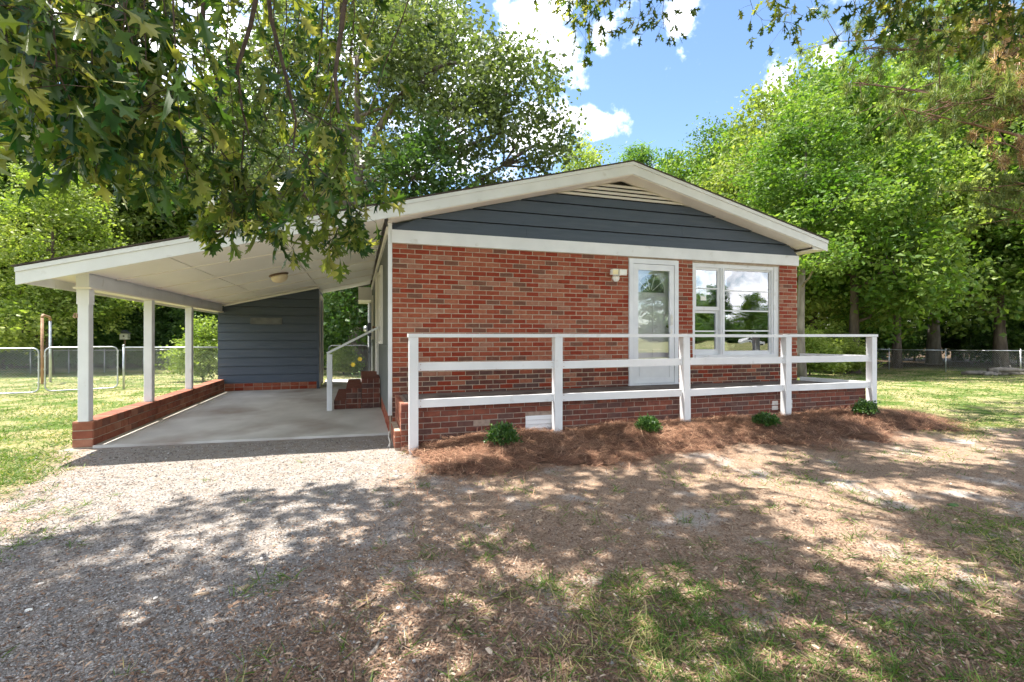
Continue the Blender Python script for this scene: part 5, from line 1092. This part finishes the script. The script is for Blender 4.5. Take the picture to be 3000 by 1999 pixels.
def gate(name, label, a, b, h, pitch=.0572):
    za = float(ground_z(*a))+.04; t = thing(name, label, 'gate', (a[0], a[1], za)); a = np.array(a); b = np.array(b); W = np.linalg.norm(b-a); e = (b-a)/W; rc = .11; m_ = MB()
    def P3(s, z): return (a[0]+e[0]*s, a[1]+e[1]*s, za+z)
    pts = []
    for (cs, cz, a0) in ((rc, h-rc, 180), (W-rc, h-rc, 90), (W-rc, rc, 0), (rc, rc, -90)):
        for q in range(5): an = R(a0-q*22.5); pts.append(P3(cs+rc*math.cos(an), cz+rc*math.sin(an)))
    pts.append(pts[0]); m_.tube(pts, .0165, 8, False); m_.build('frame', M['steel'], t, True)
    m_ = MB(); weave(m_, a+e*.03, b-e*.03, za+.03, za+h-.03, pitch, .0016); o = m_.build('wire_mesh', M['steel'], t); o['kind'] = 'stuff'
    for z in (.2, h*.5, h-.2):
        for s in (.0, W):
            m_ = MB(); c = P3(s, z); m_.lathe((c[0], c[1], c[2]-.015), [(.026, 0), (.026, .03)], 10); m_.build('clamp', M['steel'], t)
    return t
gate('swing_gate', 'chain-link swing gate with rounded pipe frame at the far left', (-9.05, 6.95), (-7.50, 7.24), 1.02)
gate('swing_gate', 'chain-link swing gate hung on the domed steel post', (-7.46, 7.40), (-6.23, 7.88), 1.03)
fence('chain_link_fence', 'short chain-link fence from the gate post to the storage room', [(-6.15, 8.0), (-3.75, 8.1)], 1.06)
GF = []
xL = [uvxy(u, Y) for u, Y in ((-120, 20.5), (70, 21.3), (158, 21.8), (240, 22.3), (330, 23), (420, 23.8), (520, 24.6), (640, 25.6))]
fence('chain_link_fence', 'long chain-link fence before the wood on the left of the lawn', xL, 1.05, pitch=.075, wr=.0022)
f3 = [uvxy(u, Y) for u, Y in ((1760, 30), (1850, 28.4), (1945, 26.5), (2043, 24.9), (2173, 23.2), (2345, 20.9), (2520, 19.0), (2720, 17.2))]
fence('chain_link_fence', 'chain-link fence with slim steel posts along the right lawn', f3, 1.03, pitch=.075, wr=.0018)
gt = gate('back_gate', 'dark narrow chain-link gate at the end of the passage beside the storage room', (-1.30, 8.95), (-.14, 8.95), 1.08)
for ch in gt.children:
    ch.data.materials.clear(); ch.data.materials.append(M['metergrey'])
ua = thing('pipe_arch', 'tall inverted-U pipe arch, one leg rusty, beside the left gates', 'pipe', (-9.07, 10.5, 0))
xa_, ya_ = uvxy(97, 13.8); m_ = MB(); m_.tube([(xa_, ya_, -.2), (xa_, ya_, 1.86)], .034, 10); m_.build('rusty_leg', M['rust'], ua, True)
xa_, ya_ = uvxy(97, 13.8); xb_, yb_ = uvxy(115.5, 14.9)
m_ = MB(); m_.tube([(xb_, yb_, -.2), (xb_, yb_, 1.82)], .034, 10); m_.build('steel_leg', M['steel'], ua, True)
m_ = MB(); m_.tube([(xa_, ya_, 1.86), (xa_*.97+xb_*.03, ya_*.97+yb_*.03, 1.92), (xa_*.88+xb_*.12, ya_*.88+yb_*.12, 1.95), (xa_*.12+xb_*.88, ya_*.12+yb_*.88, 1.92), (xa_*.03+xb_*.97, ya_*.03+yb_*.97, 1.89), (xb_, yb_, 1.82)], .036, 10); m_.build('crossbar', M['rust'], ua, True)
# bird house on a post at the edge of the wood
x, y = uvxy(287, 24.5); zg = float(ground_z(x, y)); bh = thing('bird_house', 'small pale bird house on a thin post before the left wood', 'bird house', (x, y, zg))
m_ = MB(); m_.tube([(x, y, zg-.1), (x, y, zg+1.55)], .04, 8); m_.build('post', M['wood'], bh)
m_ = MB(); m_.box(x-.17, x+.17, y-.15, y+.15, zg+1.55, zg+1.85); m_.build('box', M['plastic'], bh)
m_ = MB(); m_.prism_y([(x-.23, zg+1.85), (x+.23, zg+1.85), (x, zg+2.03)], y-.2, y+.2); m_.build('roof', M['metergrey'], bh)
m_ = MB(); m_.lathe((x, y-.151, zg+1.72), [(.04, 0), (.04, .004)], 12, 'y'); m_.build('hole', M['dark'], bh)
# heap of old logs by the right fence
lp_ = [uvxy(u, Y) for u, Y in ((2265, 20.6), (2300, 20.3), (2330, 20.6), (2285, 20.0), (2315, 19.9), (2250, 20.2), (2340, 20.1))]
for i, (x, y) in enumerate(lp_):
    zg = float(ground_z(x, y)); a_ = -.35+rng.normal(0, .45); L_ = rng.uniform(.9, 1.6); r_ = rng.uniform(.06, .10); z0 = zg+r_*.9+(.13 if i in (1, 4) else 0); dx, dy = math.cos(a_)*L_/2, math.sin(a_)*L_/2
    lo = thing('old_log', 'weathered grey log in the heap beside the right fence', 'log', (x, y, zg), 'logs heaped by the right fence')
    m_ = MB(); m_.tube([(x-dx, y-dy, z0), (x-dx*.3, y-dy*.3+.04, z0+.03), (x+dx*.4, y+dy*.4-.03, z0+.01), (x+dx, y+dy, z0-.02)], [r_, r_*1.05, r_*.95, r_*.7], 9); m_.build('bark', M['barkpale'], lo, True)
    m_ = MB(); m_.tube([(x+dx*.2, y+dy*.2, z0), (x+dx*.2+.1, y+dy*.2+.1, z0+.2)], [r_*.4, r_*.25], 6); m_.build('branch_stub', M['barkpale'], lo, True)
# yellow flowers by the back gate
for i, (x, y, h) in enumerate(((-.62, 10.2, .52), (-.40, 10.5, .70))):
    zg = float(ground_z(x, y)); t = thing('yellow_flower', ('shorter' if i == 0 else 'taller')+' yellow flower on a thin stem beyond the back gate', 'flower', (x, y, zg))
    m_ = MB(); m_.tube([(x, y, zg), (x+.02, y, zg+h*.6), (x+.01, y, zg+h)], [.008, .006, .005], 5); m_.build('stem', M['stemgreen'], t)
    for q in range(6):
        an = q*math.pi/3; m_ = MB(); c = Vector((x+.01, y-.03, zg+h)); d_ = Vector((math.cos(an), -.3, math.sin(an)))*.085; s_ = Vector((-math.sin(an), 0, math.cos(an)))*.03; m_.add([c, c+d_*.6+s_, c+d_, c+d_*.6-s_], [(0, 1, 2, 3)]); m_.build('petal', M['yellowpetal'], t)
    for q in range(4):
        m_ = MB(); z = zg+h*(.2+.15*q); an = q*1.9; c = Vector((x+.01, y, z)); d_ = Vector((math.cos(an), math.sin(an), .25))*.16; s_ = Vector((-math.sin(an), math.cos(an), 0))*.025; m_.add([c, c+d_*.5+s_, c+d_, c+d_*.5-s_], [(0, 1, 2, 3)]); m_.build('leaf', M['stemgreen'], t)

# ------------------------------------------------------------------ sticks and chunks lying on the yard
def gpt(u, v):
    Y = 1410*1.34/(v*3000/2353-985); p_ = at(u, v, Y); return np.array([p_[0], p_[1], float(surface_z(p_[0], p_[1]))])
def stick(uv, r_, lab, mat='wood', nm='fallen_stick', cat='stick'):
    P_ = [gpt(*q)+np.array([0, 0, r_*.9]) for q in uv]
    if len(P_) == 2: P_ = [P_[0], P_[0]*.6+P_[1]*.4+np.array([.006, -.006, .003]), P_[1]]
    k_ = len(P_); m_ = MB(); m_.tube(P_, [r_*(1-.45*i/(k_-1)) for i in range(k_)], 8); tag(m_.build(nm, M[mat], None, True), lab, cat)
def chunk(u, v, L, w, h, yaw, lab, mat='barkchip', nm='bark_piece', cat='bark'):
    c = gpt(u, v); t = []; m_ = MB(); ca, sa = math.cos(yaw), math.sin(yaw)
    prof = [(-.5, .55), (-.25, 1), (.1, .9), (.4, .75), (.5, .3)]
    vs_ = []
    for (a, ww) in prof:
        for (b, zz2) in ((-.5, 0), (-.25, .8), (.2, 1), (.5, .1)):
            lx_, ly_ = a*L, b*w*ww+rng.normal(0, w*.06); vs_.append((c[0]+lx_*ca-ly_*sa, c[1]+lx_*sa+ly_*ca, c[2]+.002+zz2*h*ww*rng.uniform(.8, 1.15)))
    fs = []
    for i in range(4):
        for j in range(3): fs.append((i*4+j, i*4+j+1, (i+1)*4+j+1, (i+1)*4+j))
        fs.append((i*4+3, i*4, (i+1)*4, (i+1)*4+3))
    fs.append((3, 2, 1, 0)); fs.append((16, 17, 18, 19)); m_.add(vs_, fs); tag(m_.build(nm, M[mat]), lab, cat)
stick([(1372, 1475), (1420, 1500), (1465, 1520), (1500, 1545), (1520, 1566)], .006, 'long thin grey stick curving through the near grass', 'barkpale')
stick([(825, 1395), (865, 1375)], .010, 'short dark stick lying in leaf crumbs near the gravel edge', 'barkchip'); stick([(1112, 1388), (1165, 1358)], .011, 'dark weathered stick beside a sunlit grass patch', 'barkchip')
stick([(852, 1508), (872, 1475)], .011, 'stubby grey stick among green weeds', 'barkpale'); stick([(1020, 1450), (1045, 1420)], .012, 'stubby rotten stick with a pale split end')
stick([(1070, 1555), (1100, 1530)], .010, 'short dark stub of wood near the bottom grass', 'barkchip'); stick([(1165, 1445), (1180, 1418)], .006, 'thin dark twig beside pale sand', 'barkchip'); stick([(1655, 1200), (1700, 1215)], .007, 'thin brown twig on bare soil below the sand streak', 'wood')
stick([(665, 1390), (715, 1380)], .006, 'thin dark twig on the grey gravel', 'barkchip'); stick([(1740, 1125), (1770, 1128)], .011, 'pale stub of wood on the sunny soil', 'paleleaf')
chunk(338, 1432, .075, .035, .014, 1.0, 'greenish grey bark chunk on the gravel'); chunk(462, 1368, .075, .022, .012, .1, 'pale tan wood chip on the gravel', 'paleleaf', 'wood_chip', 'wood chip'); chunk(530, 1395, .025, .022, .010, .6, 'small rust-brown bark flake on the gravel', 'rust')
chunk(2140, 1462, .11, .028, .010, .25, 'long pale wood chip in the right grass', 'paleleaf', 'wood_chip', 'wood chip'); chunk(1965, 1410, .09, .024, .010, -.3, 'narrow tan wood chip before the right grass', 'wood', 'wood_chip', 'wood chip'); chunk(2190, 1160, .10, .07, .008, .2, 'broad green oak leaf fallen on the litter', 'stemgreen', 'fallen_leaf', 'leaf')
chunk(2250, 1300, .20, .032, .014, -.35, 'long split of tan wood on the sunny litter', 'wood', 'wood_chip', 'wood chip'); chunk(620, 1435, .020, .014, .008, .4, 'tiny pale pebble near the bark chunk', 'plastic', 'pebble', 'pebble'); chunk(66, 1408, .030, .018, .010, .4, 'white pebble on the gravel', 'plastic', 'pebble', 'pebble')
chunk(560, 1352, .06, .05, .010, .9, 'curled dry oak leaf on the gravel', 'paleleaf', 'fallen_leaf', 'leaf'); chunk(1240, 1195, .06, .05, .014, .9, 'curled grey-brown leaf on the soil', 'paleleaf', 'fallen_leaf', 'leaf'); chunk(1060, 1430, .06, .02, .010, .2, 'split yellowish wood chip near rotten stick', 'paleleaf', 'wood_chip', 'wood chip')
